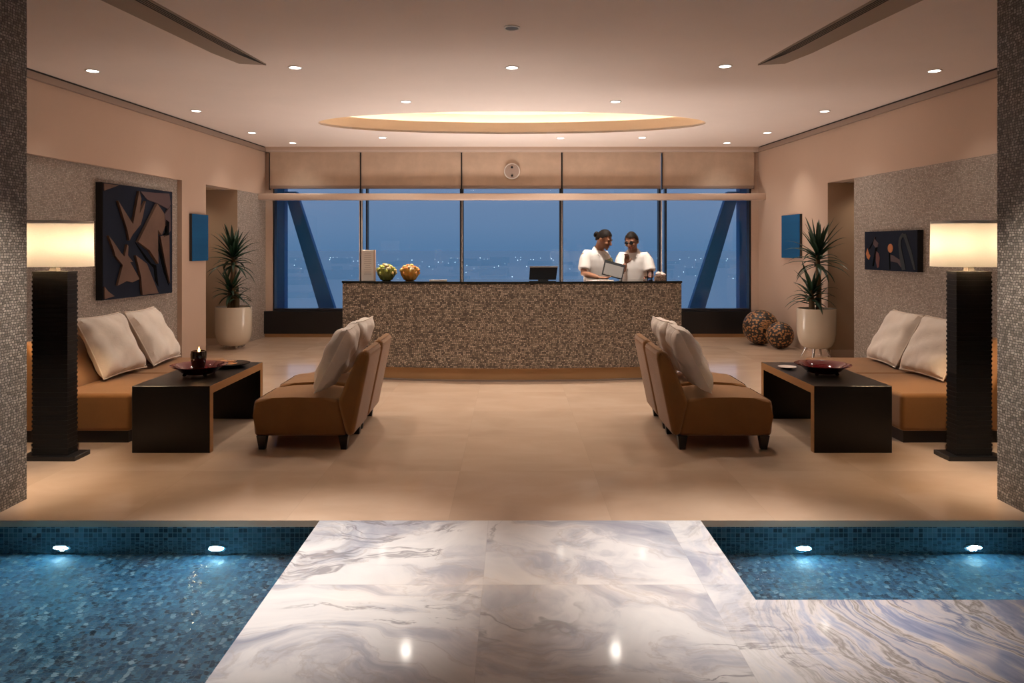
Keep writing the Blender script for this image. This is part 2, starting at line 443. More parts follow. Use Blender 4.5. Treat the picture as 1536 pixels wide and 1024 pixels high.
# pools: basin walls and floor
bm = B(); box(bm, -5.2, -1.06, YF, 4.08, -.40, -.33); struct('floor_pool_left', bm, m_pooltile, 'blue mosaic floor of the left pool')
bm = B(); box(bm, 1.04, 5.2, 3.11, 4.08, -.40, -.33); struct('floor_pool_right', bm, m_pooltile, 'blue mosaic floor of the right pool')
bm = B(); box(bm, -5.2, -1.06, 4.065, 4.2, -.40, -.035); box(bm, -1.06, -1.0, YF, 4.2, -.40, -.05)
struct('wall_pool_left', bm, m_poolwall, 'dark mosaic wall of the left pool')
bm = B(); box(bm, 1.04, 5.2, 4.065, 4.2, -.40, -.035); box(bm, .98, 1.04, 3.05, 4.2, -.40, -.05); box(bm, 1.04, 5.2, 3.05, 3.12, -.40, -.05)
struct('wall_pool_right', bm, m_poolwall, 'dark mosaic wall of the right pool')
def water(name, x0, x1, y0, y1, label):
    bm = B(); e = .004; vs = [bm.verts.new(p) for p in ((x0+e, y0+e, -.115), (x1-e, y0+e, -.115), (x1-e, y1-e, -.115), (x0+e, y1-e, -.115))]
    bm.faces.new(vs); o = obj(name, bm, m_water, smooth='keep'); return tag(o, label, 'water', None, 'stuff')
water('pool_water', -5.2, -1.06, YF, 4.065, 'still blue water in the long left pool')
water('pool_water', 1.04, 5.2, 3.12, 4.065, 'still blue water in the short right pool')

# walls
for s, nm in ((-1, 'left'), (1, 'right')):
    side_wall('wall_%s' % nm, s, YF, YB+.2, 2.4, H+.5, m_plaster, 0, .2, '%s wall, upper plaster band' % nm)
side_wall('wall_left_mosaic', -1, YF, 9.73, 0, 2.4, m_feature, .06, .14, 'left wall, recessed grey stone mosaic panel')
side_wall('wall_left_pier', -1, 9.73, 10.37, 0, 2.4, m_plaster, 0, .2, 'left wall, plaster pier beside the mosaic panel')
side_wall('wall_left_end', -1, 11.355, YB+.2, 0, 2.4, m_feature, 0, .2, 'left wall, mosaic end beside the window')
side_wall('wall_right_mosaic', 1, YF, 9.44, 0, 2.4, m_feature, 0, .2, 'right wall, grey stone mosaic panel')
side_wall('wall_right_end', 1, 10.105, YB+.2, 0, 2.4, m_plaster, 0, .2, 'right wall, plaster end beside the window')
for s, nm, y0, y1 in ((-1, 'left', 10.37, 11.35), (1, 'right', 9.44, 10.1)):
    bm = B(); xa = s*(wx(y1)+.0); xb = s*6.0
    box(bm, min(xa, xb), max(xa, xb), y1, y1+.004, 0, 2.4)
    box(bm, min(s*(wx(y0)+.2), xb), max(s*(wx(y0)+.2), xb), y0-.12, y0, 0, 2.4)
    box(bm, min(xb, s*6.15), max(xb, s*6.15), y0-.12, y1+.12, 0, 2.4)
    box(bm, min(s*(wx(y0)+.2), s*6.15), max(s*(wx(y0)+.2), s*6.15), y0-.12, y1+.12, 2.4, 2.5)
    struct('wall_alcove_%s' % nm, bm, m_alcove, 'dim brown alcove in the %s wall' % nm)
    xa2 = s*(wx(y1)+.03)
    bm = box(B(), min(xa2, xb), max(xa2, xb), y1-.015, y1, 0, .10); struct('baseboard_alcove_%s' % nm, bm, m_lighttrim, 'pale skirting in the %s alcove' % nm)
bm = box(B(), -5.2, 5.2, YF-.15, YF, -.4, H+.5); struct('wall_front', bm, m_plaster, 'wall behind the viewer')
# ceiling with an elliptical recess
EC = (0.0, 10.03); EA, EB = 2.64, .90
def ell(a, b, k=96): return [(EC[0]+a*math.cos(2*PI*i/k), EC[1]+b*math.sin(2*PI*i/k)) for i in range(k)]
bm = B()
outer = []
for (x, y) in ell(EA, EB):
    dx, dy = x-EC[0], y-EC[1]; t = min((5.4/abs(dx)) if abs(dx) > 1e-6 else 1e9, ((YB+.3-EC[1] if dy > 0 else EC[1]-YF+.1)/abs(dy)) if abs(dy) > 1e-6 else 1e9)
    outer.append((EC[0]+dx*t, EC[1]+dy*t))
for cx_, cy_ in ((5.4, YB+.3), (-5.4, YB+.3), (-5.4, YF-.1), (5.4, YF-.1)):
    k = min(range(len(outer)), key=lambda i: (outer[i][0]-cx_)**2+(outer[i][1]-cy_)**2); outer[k] = (cx_, cy_)
inner = ell(EA, EB)
r = [[bm.verts.new((x, y, z)) for x, y in ring] for ring, z in ((inner, H), (outer, H), (outer, H+.03), (inner, H+.03))]
quad_faces(bm, r+[r[0]], caps=False)
struct('ceiling', bm, m_ceiling, 'beige plaster ceiling with an elliptical recess')
bm = B()
r = [[bm.verts.new((x, y, z)) for x, y in ell(EA+a, EB+a)] for a, z in ((0, H), (0, H+.17), (.03, H+.17), (.03, H+.031))]
quad_faces(bm, r, caps=False); struct('ceiling_recess_fascia', bm, m_fascia, 'warm curved lip of the ceiling recess', 'keep')
bm = B()
r = [[bm.verts.new((x, y, z)) for x, y in ell(EA+a, EB+a)] for a, z in ((.035, H+.031), (.30, H+.031), (.30, H+.34))]
quad_faces(bm, r, caps=False); bm.faces.new(r[-1]); struct('ceiling_recess', bm, m_recess, 'bright upper face of the ceiling recess', 'keep')
bm = B()
r = [[bm.verts.new((x, y, z)) for x, y in ell(EA+a, EB+a)] for a, z in ((.10, H+.06), (.13, H+.06), (.13, H+.085), (.10, H+.085))]
quad_faces(bm, r+[r[0]], caps=False)
t = thing('cove_light', 'hidden warm light strip running round the ceiling recess', 'light', (0, 0, 0)); obj('light_strip', bm, m_cove, t)
# crown trims
for s, nm in ((-1, 'left'), (1, 'right')):
    def band(off0, off1, z0, z1):
        return prism(B(), [(s*(wx(4.4)-off0), 4.4), (s*(wx(YB)-off0), YB), (s*(wx(YB)-off1), YB), (s*(wx(4.4)-off1), 4.4)], z0, z1)
    struct('trim_crown_%s' % nm, band(0, .045, H-.085, H-.02), m_trim, 'taupe cornice along the %s wall' % nm)
    struct('trim_shadow_strip_%s' % nm, band(-.01, .035, H-.02, H), m_slot, 'dark strip in place of a shadow gap over the %s cornice' % nm)  # solid strip, the gap's shade put into its dark colour
# pillars at the pool edge
for s, nm in ((-1, 'left'), (1, 'right')):
    bm = box(B(), min(s*2.905, s*3.42), max(s*2.905, s*3.42), 4.06, 4.39, 0, H)
    struct('pillar', bm, m_pillar, 'rough stone mosaic pillar at the %s edge of the pool' % nm)

# window wall
XB = [-4.09, -2.55, -.85, .84, 2.52, 4.09]
bm = box(B(), -4.18, 4.18, 12.33, 12.60, .06, .44); struct('wall_back', bm, m_black, 'black panel below the windows')
bm = box(B(), -4.18, 4.18, 12.36, 12.60, 0, .06); struct('baseboard_back', bm, m_brass, 'brass kick strip under the black panel')
bm = box(B(), -4.6, 4.6, 12.52, 12.7, H-.08, H+.5); struct('wall_header', bm, m_lighttrim, 'header over the windows')
bm = box(B(), -4.18, 4.18, 12.30, 12.52, H-.05, H); struct('trim_1', bm, m_lighttrim, 'cream track along the top of the window wall')
bm = box(B(), -4.16, 4.16, 12.30, 12.38, H-.085, H-.05); struct('trim_2', bm, m_mullight, 'pale rail of the blind track')
bm = box(B(), -4.20, 4.20, 12.10, 12.26, 2.295, 2.405, .02); struct('trim_3', bm, m_lighttrim, 'cream transom rail across the windows', True)
for s, nm in ((-1, 'left'), (1, 'right')):
    bm = box(B(), min(s*4.05, s*4.6), max(s*4.05, s*4.6), 12.40, 12.60, .44, H); struct('trim_post_%s' % nm, bm, m_lighttrim, 'cream corner post at the %s end of the windows' % nm)
for i in range(5):
    x0, x1 = XB[i], XB[i+1]
    if i == 0: x0 = -4.05
    if i == 4: x1 = 4.05
    bm = B()
    g0 = .075 if i in (1, 4) else .0
    box(bm, x0+g0, x0+g0+.026, 12.42, 12.56, .475, H-.08); box(bm, x1-.034, x1, 12.42, 12.56, .475, H-.08)
    box(bm, x0, x1, 12.42, 12.56, .44, .475); box(bm, x0, x1, 12.44, 12.56, 2.40, 2.425)
    w = struct('window_%d' % (i+1), bm, m_mullion, 'tall window bay %d of five from the left' % (i+1))
    bm = box(B(), x0+.001, x1-.034, 12.48, 12.49, .476, H-.081); obj('glass', bm, m_glass, w)
    bm = box(B(), x0+.002, x0+(.018 if i in (1, 4) else .008), 12.40, 12.419, .476, 2.40) if i else box(B(), x1-.034, x1-.026, 12.40, 12.419, .476, 2.40); obj('bead', bm, m_mullight, w)
side_txt = ['leftmost of five', 'second from left', 'middle', 'second from right', 'rightmost of five']
for i in range(5):
    x0, x1 = XB[i]+.012, XB[i+1]-.012
    t = thing('roller_blind', 'cream roller blind over the window wall, %s, above the transom rail' % side_txt[i], 'blind', ((x0+x1)/2, 12.36, 2.5), 0, 'roller blinds along the window wall')
    w = (x1-x0)/2
    obj('fabric_panel', box(B(), -w, w, -.004, .004, .055, .62), m_blind, t)
    obj('bottom_bar', box(B(), -w, w, -.016, .016, 0, .055, .006, 2), m_trim, t, True)
    obj('gap_strip', box(B(), -w-.010, -w-.001, -.03, .03, -.02, .60), m_mullion, t)  # dark strip stands in for the dark gap between blinds
# round fitting on the middle blind
t = thing('wall_speaker', 'round grey fitting with two dark spots in front of the middle blind', 'speaker', (0, 12.33, 2.79))
ry = Matrix.Rotation(PI/2, 4, 'X')
bm = lathe(B(), [(.0, .0), (.125, .0), (.135, .01), (.135, .022), (.12, .026)], seg=40, cap1=True); bm.transform(ry); obj('ring', bm, m_white, t, True)
bm = lathe(B(), [(.0, .0), (.118, .0), (.118, .030), (.0, .034)], seg=40, cap0=False, cap1=False); bm.transform(ry); obj('grille', bm, M('grey_grille', (.36, .28, .24), .5, bump=.8, bscale=300), t, True)
for zz in (.065, -.075):
    bm = lathe(B(), [(0, .0), (.024, .0), (.018, .05), (0, .053)], seg=16, cap0=False, cap1=False); bm.transform(Matrix.Translation((0, 0, zz)) @ ry); obj('spot', bm, m_screen, t, True)

# outside the windows
bm = box(B(), -6, 6, 12.62, 13.45, .25, .40); struct('terrace_ledge', bm, m_ledge, 'blue ledge outside the windows')
for s, nm in ((-1, 'left'), (1, 'right')):
    bm = box(B(), min(s*4.02, s*4.22), max(s*4.02, s*4.22), 12.95, 13.15, .40, 3.6); o = tag(obj('steel_column', bm, m_steel), 'blue vertical steel column outside the %s end window' % nm, 'column', 'outside steelwork', 'structure')
    bm = prism(B(), [(s*4.03, 2.50), (s*3.82, 2.50), (s*3.13, .40), (s*3.41, .40)], 12.98, 13.12, fn=lambda a, b, h: (a, h, b))
    tag(obj('diagonal_brace', bm, m_steel), 'blue diagonal steel brace outside the %s end window' % nm, 'brace', 'outside steelwork', 'structure')
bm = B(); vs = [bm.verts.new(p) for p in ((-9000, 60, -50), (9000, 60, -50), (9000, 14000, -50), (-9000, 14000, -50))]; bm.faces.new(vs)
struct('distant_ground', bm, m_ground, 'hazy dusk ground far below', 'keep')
bm = B(); rs = random.Random(3)
for _ in range(150):
    d = rs.uniform(900, 3400); a = rs.uniform(-.34, .34); sz = d/1100*rs.uniform(.25, .55)
    ellipsoid(bm, (a*d, d, -50+rs.uniform(4, 14)), (sz, sz, sz), u=6, v=4)
tag(obj('city_lights', bm, emit('city_light', (.6, .85, 1.0), 4.0)), 'tiny pale lights of a distant town beyond the windows', 'lights', None, 'stuff')
bm = B()
for _ in range(60):
    d = rs.uniform(700, 2600); a = rs.uniform(-.36, .36); w_ = rs.uniform(8, 40); h_ = rs.uniform(5, 22)
    box(bm, a*d-w_, a*d+w_, d, d+30, -50, -50+h_)
tag(obj('distant_buildings', bm, M('hazy_building', (.69, .85, .895), 1.0, Specular_IOR_Level=0.0)), 'hazy blue low buildings far beyond the windows', 'buildings', None, 'stuff')  # haze over the buildings is put into their base colour

# ------------------------------------------------------------------ ceiling fittings
def spot(x, y, z, energy, ang=115, blend=.9, col=(1, .86, .70), target=None, rad=.05):
    l = bpy.data.lights.new('spot_beam', 'SPOT'); l.energy = energy; l.spot_size = math.radians(ang); l.spot_blend = blend
    l.color = col; l.shadow_soft_size = rad
    o = bpy.data.objects.new('spot_beam', l); COL.objects.link(o); o.location = (x, y, z)
    if target: o.rotation_euler = (V(target)-V((x, y, z))).to_track_quat('-Z', 'Y').to_euler()
    return o
d0 = thing('downlight', '', 'downlight', (0, 0, H), 0, 'recessed ceiling downlights')
bm = lathe(B(), [(.052, .0), (.066, -.001), (.068, -.006), (.064, -.009), (.052, -.006)], seg=32, cap0=False, cap1=False); obj('trim_ring', bm, m_white, d0, True)
bm = lathe(B(), [(.0, -.004), (.052, -.004)], seg=32, cap0=False, cap1=False); obj('lens', bm, m_lens, d0, 'keep')
DL = [(-4.02, 7.03, 'front downlight beside the left cornice, nearest the left pillar', 60), (-2.04, 6.9, 'front-row downlight just right of the left ceiling diffuser', 95), (0, 6.9, 'front-row downlight on the centre line, behind the dark ceiling sensor', 95),
      (1.99, 6.85, 'front-row downlight just left of the right ceiling diffuser', 95), (4.05, 7.03, 'front downlight beside the right cornice, nearest the right pillar', 60),
      (-3.91, 9.08, 'second downlight from the front along the left cornice', 60), (-1.23, 8.5, 'downlight just in front of the ceiling recess, left one', 95), (1.2, 8.5, 'downlight just in front of the ceiling recess, right one', 95), (3.88, 9.1, 'second downlight from the front along the right cornice', 60),
      (-3.83, 10.8, 'third downlight from the front along the left cornice', 50), (3.76, 10.8, 'third downlight from the front along the right cornice', 60),
      (-3.54, 11.84, 'back-row downlight at the left corner by the window wall', 40), (-1.99, 11.27, 'back-row downlight behind the recess, left of centre', 55), (.75, 11.32, 'back-row downlight behind the recess, nearest the centre line', 55), (2.0, 11.27, 'back-row downlight behind the recess, right of centre', 55), (3.47, 11.84, 'back-row downlight at the right corner by the window wall', 40)]
DL += [(-1.15, 3.45, 'downlight over the walkway beside the left pool', 150), (1.15, 3.45, 'downlight over the walkway beside the right pool', 150)]
for i, (x, y, lab, e) in enumerate(DL):
    if i == 0: d0.location = (x, y, H); d0['label'] = lab
    else: dup(d0, (x, y, H), 0, lab)
    if y < 4: spot(x*.97, y, H-.03, 560, 45, 1.0, (1, .94, .89))
    elif y > 11: spot(x, y, H-.03, e*(1.5 if abs(x) < 3 else .6), 120, 1.0, (1, .90, .80))
    elif abs(x) > 3: spot(x, y, H-.03, e*(1.0 if (x > 0 and y > 10) else .45), 95, 1.0, (1, .89, .78))
    else: spot(x, y, H-.03, e*(1.15 if y < 8 else 2.6), 120 if y < 8 else 128, 1.0, (1, .90, .80))
t = thing('ceiling_sensor', 'dark round ceiling sensor with a pale rim on the centre line', 'sensor', (0, 5.65, H))
bm = lathe(B(), [(.05, 0), (.063, -.001), (.065, -.008), (.052, -.010), (.05, -.004)], seg=32, cap0=False, cap1=False); obj('rim', bm, m_white, t, True)
bm = lathe(B(), [(0, -.005), (.05, -.005)], seg=32, cap0=False, cap1=False); obj('face', bm, m_dark, t, 'keep')
# curved linear air diffusers
def lerp(a, b, t): return a+(b-a)*t
for s, nm in ((-1, 'left'), (1, 'right')):
    t = thing('ceiling_vent', 'long tapering shade-darkened air diffuser with dark slots in the %s part of the ceiling' % nm, 'vent', (0, 0, H), 0, 'ceiling air diffusers')
    inner_ = [(2.27, 6.77), (2.33, 6.2), (2.40, 5.6), (2.47, 5.0), (2.62, 4.0)]
    outer_ = [(2.27, 6.77), (2.50, 6.72), (2.60, 6.35), (2.68, 5.8), (2.80, 5.0), (2.98, 4.0)]
    plan = [(s*x, y) for x, y in inner_] + [(s*x, y) for x, y in reversed(outer_[1:])]
    obj('panel', prism(B(), plan, -.012, 0), m_vent_shaded, t)
    for k in range(4):
        off = .018+.022*k
        bm = B(); pr = [(s*(x+off*min(1, (6.77-y)/.5)), y) for x, y in [(lerp(inner_[j][0], inner_[j+1][0], q/3), lerp(inner_[j][1], inner_[j+1][1], q/3)) for j in range(4) for q in range(3)]]
        wd = .006
        prism(bm, [(x-wd*s*.5*min(1, (6.78-y)/.4), y) for x, y in pr]+[(x+wd*s*min(1, (6.78-y)/.4)+s*.0005, y) for x, y in reversed(pr)], -.015, -.012)
        obj('slot', bm, m_slot, t)

# ------------------------------------------------------------------ reception desk
def front_y(x): return 8.22+.24*(x/1.95)**2
DX = 1.955; DB = 8.86
def desk_plan(inset, k=28, ends=0): return [(-DX+ends+(2*DX-2*ends)*i/k, front_y(-DX+ends+(2*DX-2*ends)*i/k)+inset) for i in range(k+1)] + [(DX-ends, DB-inset), (-DX+ends, DB-inset)]
t = thing('reception_desk', 'long reception desk with bowed stone mosaic front and dark polished top', 'desk')
obj('body', prism(B(), desk_plan(0), .15, 1.10), m_counter, t)
obj('countertop', prism(B(), desk_plan(-.008, ends=-.008), 1.10, 1.123), m_counterTop, t)
obj('kickplate', prism(B(), desk_plan(.03, ends=.05), 0, .15), m_brass, t)
obj('kick_lip', prism(B(), desk_plan(.012, ends=.04), 0, .018), m_trim, t)
CT = 1.123
# menu stand
t = thing('menu_stand', 'tall cream notice board standing at the left end of the desk', 'notice', (-1.66, 8.50, CT))
obj('board', box(B(), -.078, .078, -.02, .02, 0, .355, .004, 2), m_paper, t)
obj('side_strip', box(B(), .060, .0785, -.0215, .0205, 0, .356), M('tan_strip', (.55, .38, .28), .5), t)
bm = B(); rr = random.Random(5)
for k in range(11):
    w_ = rr.uniform(.025, .045); box(bm, -.008-w_, -.008+w_, -.0215, -.0195, .315-.024*k, .319-.024*k)
obj('printed_lines', bm, m_ink, t)
# flower bowls
def flower_bowl(x, y, label, gm, cols, seed, tall):
    t = thing('flower_bowl', label, 'flower bowl', (x, y, CT), 0, 'flower bowls on the desk'); r_ = random.Random(seed)
    obj('bowl', lathe(B(), [(.045, 0), (.068, .010), (.098, .065), (.108, .115), (.102, .140), (.092, .12), (.06, .04), (0, .02)], seg=60, cap1=False, flute=.05, nfl=12), gm, t, True)
    for k in range(15):
        a = k*2.399; rad = .105*math.sqrt((k+.6)/15); z = .122+tall*(1-(rad/.105)**2)*.065+r_.uniform(-.006, .008)
        bm = B(); c = V((rad*math.cos(a), rad*math.sin(a), z))
        ellipsoid(bm, c, (.016, .016, .015), u=10, v=8)
        for q in range(6):
            b = q*PI/3+k; p = c+V((math.cos(b)*.014, math.sin(b)*.014, -.002)); ellipsoid(bm, p, (.012, .012, .016), u=8, v=6)
        obj('flower_head', bm, cols[k % len(cols)], t, True)
    for k in range(9):
        a = k*2*PI/9; bm = B(); ellipsoid(bm, (math.cos(a)*.108, math.sin(a)*.104, .09+.03*(k % 2)), (.014, .014, .020), u=8, v=6); obj('flower_head', bm, cols[(k+1) % len(cols)], t, True)
    return t
flower_bowl(-1.455, 8.50, 'round glass bowl of green and yellow flowers, nearest the notice board', m_greenglass, [m_petalG, m_petalY, m_petalC, m_petalG], 1, 1.0)
flower_bowl(-1.185, 8.50, 'round glass bowl of orange and golden flowers, second from the notice board', m_amberglass, [m_petalY, m_petalO, m_petalC, m_petalO], 2, .8)
t = thing('magazine', 'cream magazine lying on the desk right of the orange flower bowl', 'magazine', (-.85, 8.45, CT), .1, 'papers on the desk')
obj('pages', box(B(), -.10, .10, -.07, .07, 0, .010, .002, 1), m_paper, t); obj('cover', box(B(), -.10, .10, -.07, .07, .0102, .0135), m_dish, t)
# monitor
t = thing('computer_monitor', 'black computer screen seen from behind on the middle of the desk', 'monitor', (.365, 8.60, CT), 0)
bm = prism(B(), [(-.165, .006), (.150, .006), (.170, .150), (-.155, .150)], -.012, .012, fn=lambda a, b, h: (a, h+.05*b, b)); obj('shell', bm, m_screen, t)
bm = box(B(), -.157, .172, -.010, .022, .150, .164); obj('top_edge', bm, m_silver, t)
bm = box(B(), -.06, .06, -.03, .06, 0, .008); obj('stand', bm, m_screen, t)
# tissue box, glass and open papers
t = thing('tissue_box', 'small brown box of tissues at the right end of the desk', 'tissue box', (1.735, 8.60, CT), .1)
obj('box', box(B(), -.055, .055, -.05, .05, 0, .055, .004, 2), m_wicker, t)
bm = B()
for a, b, c in ((-.02, 0, .03), (.02, .01, .026), (.035, -.01, .018)): ellipsoid(bm, (a, b, .058+c*.5), (.034, .03, c), u=12, v=8)
obj('tissue', bm, m_napkin, t, True)
bm = lathe(B(), [(0, .004), (.028, .004), (.032, .11), (.034, .11), (.030, 0), (0, 0)], seg=24, cap0=False, cap1=False)
tag(obj('drinking_glass', bm, m_clear, None, True), 'clear drinking glass beside the tissue box', 'glass').location = (1.60, 8.52, CT)
t = thing('open_booklet', 'open white booklet lying on the desk in front of the left receptionist', 'booklet', (1.02, 8.50, CT), -.1, 'papers on the desk')
obj('pages', box(B(), -.16, .16, -.05, .05, 0, .006, .002, 1), m_paper, t); obj('spine', box(B(), -.004, .004, -.05, .05, .006, .008), m_ink, t)

# ------------------------------------------------------------------ people
def frame_from(fwd, up=V((0, 0, 1))):
    f = V(fwd).normalized(); s_ = f.cross(up).normalized(); u_ = s_.cross(f)
    return Matrix((s_, f, u_)).transposed()     # local x = person's right, y = forward, z = up
def head_piece(bm, R, c):
    def fn(p, q):
        z = q.z
        if z < 0: p.x *= 1-.30*(-z)**1.4; p.y = p.y*(1-.22*(-z)**1.2)+.022*(-z)
        if q.y < 0: p.y *= 1.06
        if q.y > .5: p.y *= .96
        return p
    ellipsoid(bm, c, (.076, .094, .118), R, 28, 20, fn)
    P = lambda x, y, z: V(c)+R @ V((x, y, z))
    tube(bm, [P(0, .088, .010), P(0, .106, -.016), P(0, .116, -.034), P(0, .094, -.040)], [.008, .012, .015, .010], 10)
    ellipsoid(bm, P(0, .092, -.068), (.022, .010, .010), R, 12, 8); ellipsoid(bm, P(0, .082, -.098), (.024, .018, .018), R, 12, 8)
    for s_ in (-1, 1):
        ellipsoid(bm, P(s_*.078, -.006, -.012), (.010, .020, .030), R, 12, 8); ellipsoid(bm, P(s_*.030, .086, .018), (.026, .010, .009), R, 12, 8)
        ellipsoid(bm, P(s_*.040, .070, -.032), (.024, .020, .020), R, 12, 8)
def hand(bm, w, d, n, thumb, curl=.5, L=.165):
    """w wrist, d toward the fingers, n out of the back of the hand, thumb toward the thumb side"""
    d = V(d).normalized(); n = V(n); n = (n-d*n.dot(d)).normalized(); b = d.cross(n)
    if b.dot(V(thumb)) < 0: b = -b
    w = V(w)
    tube(bm, [w, w+d*.03, w+d*.065, w+d*.088], [.020, .026, .034, .030], 12, .45, side=b)
    for k, (o, ln) in enumerate(((.026, .072), (.009, .082), (-.009, .076), (-.025, .060))):
        p = w+d*.080+b*o; pts = [p]; dd = d.copy()
        for q in range(3):
            dd = (Matrix.Rotation(-curl*(.5+.25*q)*.7, 3, b if b.cross(d).dot(n) < 0 else -b) @ dd); pts.append(pts[-1]+dd*ln/3)
        tube(bm, pts, [.0095, .009, .0085, .0065], 8)
    p = w+d*.028+b*.024; tube(bm, [p, p+d*.022+b*.022-n*.006, p+d*.048+b*.030-n*.012, p+d*.066+b*.028-n*.016], [.013, .011, .010, .008], 8)
def person(label, base, tf, hf, head, neckb, sh, arms, hands, skin, extras):
    t = thing('person', label, 'person', (base[0], base[1], 0)); off = V((base[0], base[1], 0))
    T = frame_from((tf[0], tf[1], 0)); sx, sy = T @ V((1, 0, 0)), T @ V((0, 1, 0))
    R = frame_from(hf); bm = B(); L = lambda p: V(p)-off
    hc = L(head); nb = L(neckb); pel = V((0, 0, .93))
    head_piece(bm, R, hc)
    tube(bm, [nb-V((0, 0, .05)), nb+(hc-nb)*.35, hc-R @ V((0, .02, .03))], [.062, .056, .054], 16)
    def torso(b_, k, zlo):
        zs = [(zlo, .165, .124), (1.0, .155, .121), (1.1, .150, .118), (1.2, .157, .119), (1.28, .167, .117), (1.36, .170, .107), (1.42, .156, .090), (1.455, .118, .076), (1.48, .075, .064)]
        rings = []
        for z, a, b in zs:
            if z < zlo: continue
            c = nb*max(0, (z-.95)/(nb.z-.95)); c = V((c.x, c.y, z*(nb.z/1.48)))
            rings.append([b_.verts.new(c+sx*math.cos(2*PI*i/24)*a*k+sy*math.sin(2*PI*i/24)*b*k) for i in range(24)])
        quad_faces(b_, rings)
    torso(bm, 1.0, .88)
    for s_ in (-1, 1):
        hip = sx*.09*s_; tube(bm, [hip+V((0, 0, .95)), hip+V((0, 0, .52))+sy*.015, hip+V((0, 0, .48))+sy*.01, hip+V((0, 0, .09))], [.092, .058, .056, .040], 14)
        tube(bm, [hip+V((0, 0, .05))-sy*.06, hip+V((0, 0, .05))+sy*.06, hip+V((0, 0, .035))+sy*.17], [.036, .040, .030], 12)
    for k in (0, 1):
        S, E, W = L(sh[k]), L(arms[k][0]), L(arms[k][1])
        tube(bm, [S, S+(E-S)*.5, E, E+(W-E)*.3, W], [.050, .046, .038, .040, .024], 14)
        hand(bm, W, *hands[k])
    weld(bm, .0075, 'body', skin, t, 3)
    bm = B(); torso(bm, 1.11, .86)
    nbp = nb
    for k in (0, 1):
        S, E = L(sh[k]), L(arms[k][0]); d = (E-S)
        tube(bm, [nbp+(S-nbp)*.35-V((0, 0, .035)), S+(nbp-S)*.12-V((0, 0, .006)), S+d*.25, S+d*.80], [.050, .064, .066, .074], 18)
    weld(bm, .008, 'polo_shirt', m_shirt, t, 12)
    bm = B()
    for s_ in (-1, 1):
        hip = sx*.09*s_; tube(bm, [hip*.9+V((0, 0, .97)), hip+V((0, 0, .52))+sy*.012, hip+V((0, 0, .06))], [.112, .082, .068], 16)
    weld(bm, .014, 'trousers', m_trousers, t, 3)
    for s_ in (-1, 1):
        hip = sx*.09*s_; bm = B(); tube(bm, [hip+V((0, 0, .046))-sy*.09, hip+V((0, 0, .05)), hip+V((0, 0, .042))+sy*.12, hip+V((0, 0, .034))+sy*.19], [.040, .046, .042, .030], 14)
        obj('shoe', bm, m_shoe, t, True)
    bm = B()     # collar: two pointed flaps round the neck
    cz = nb + V((0, 0, .012))
    for s_ in (-1, 1):
        pts = [(-.070*1, -.02), (-.066, .045), (-.020, .078)]
        rin = [cz-sy*.058+V((0, 0, .040)), cz+sx*.058*s_+V((0, 0, .036)), cz+sx*.050*s_+sy*.035+V((0, 0, .012)), cz+sx*.012*s_+sy*.075-V((0, 0, .045))]
        rout = [cz-sy*.078-V((0, 0, .006)), cz+sx*.094*s_-V((0, 0, .004)), cz+sx*.092*s_+sy*.055-V((0, 0, .040)), cz+sx*.050*s_+sy*.104-V((0, 0, .078))]
        a = [bm.verts.new(p) for p in rin]; b = [bm.verts.new(p) for p in rout]
        a2 = [bm.verts.new(p-V((0, 0, .007))) for p in rin]; b2 = [bm.verts.new(p-V((0, 0, .007))) for p in rout]
        quad_faces(bm, [a, b, b2, a2, a], closed=False, caps=False)
        for e in (0, 3): bm.faces.new((a[e], b[e], b2[e], a2[e]))
    obj('collar', bm, m_shirt, t)
    P = lambda x, y, z: hc+R @ V((x, y, z))
    for s_ in (-1, 1):
        bm = B(); ellipsoid(bm, P(s_*.030, .0865, .004), (.013, .006, .006), R, 10, 8); obj('eye', bm, m_eye, t, True)
        bm = B(); tube(bm, [P(s_*.014, .096, .022), P(s_*.032, .094, .027), P(s_*.050, .082, .020)], [.003, .004, .0025], 8); obj('eyebrow', bm, m_hair, t, True)
    bm = B(); tube(bm, [P(-.022, .092, -.067), P(-.008, .102, -.064), P(.008, .102, -.064), P(.022, .092, -.067)], [.003, .0055, .0055, .003], 8); obj('lips', bm, m_lip, t, True)
    # hair cap: a shell over crown, sides and nape with a clean hairline
    bm = B(); res = bmesh.ops.create_uvsphere(bm, u_segments=36, v_segments=26, radius=1)
    dead = []
    for vt in res['verts']:
        q = vt.co.copy(); line = -.50+1.06*min(1, ((q.y+1)/1.75))**1.6 - .10*max(0, 1-abs(q.y)*3)*abs(q.x)
        if q.z < line: dead.append(vt)
    bmesh.ops.delete(bm, geom=dead, context='VERTS')
    for vt in bm.verts:
        q = vt.co.copy(); p = V((q.x*.0785, q.y*.097*(1.065 if q.y < 0 else .985), q.z*.1215))
        p *= 1+.012*math.sin(q.x*26+q.y*7); vt.co = hc+R @ p
    ext = bmesh.ops.solidify(bm, geom=bm.faces[:], thickness=.008)
    hair = obj('hair', bm, m_hair, t, True)
    extras(t, hair, P, R, hc, nb, sx, sy)
    return t
def extras1(t, hair, P, R, hc, nb, sx, sy):
    bm = B(); ellipsoid(bm, P(0, -.118, .010), (.036, .030, .040), R, 16, 12); obj('bun', bm, m_hair, hair, True)
    bm = B(); c = nb+sx*-.085+sy*.135-V((0, 0, .14)); a = (sx*.9+V((0, 0, -.35))).normalized()*.036; b = (V((0, 0, .9))+sx*.4).normalized()*.040
    vs = [c-a-b, c+a-b, c+a+b, c-a+b]; r0 = [bm.verts.new(p) for p in vs]; r1 = [bm.verts.new(p+sy*.010) for p in vs]; quad_faces(bm, [r0, r1]); o = obj('badge', bm, m_badge, t); o['label'] = 'yellow patterned badge on the chest'
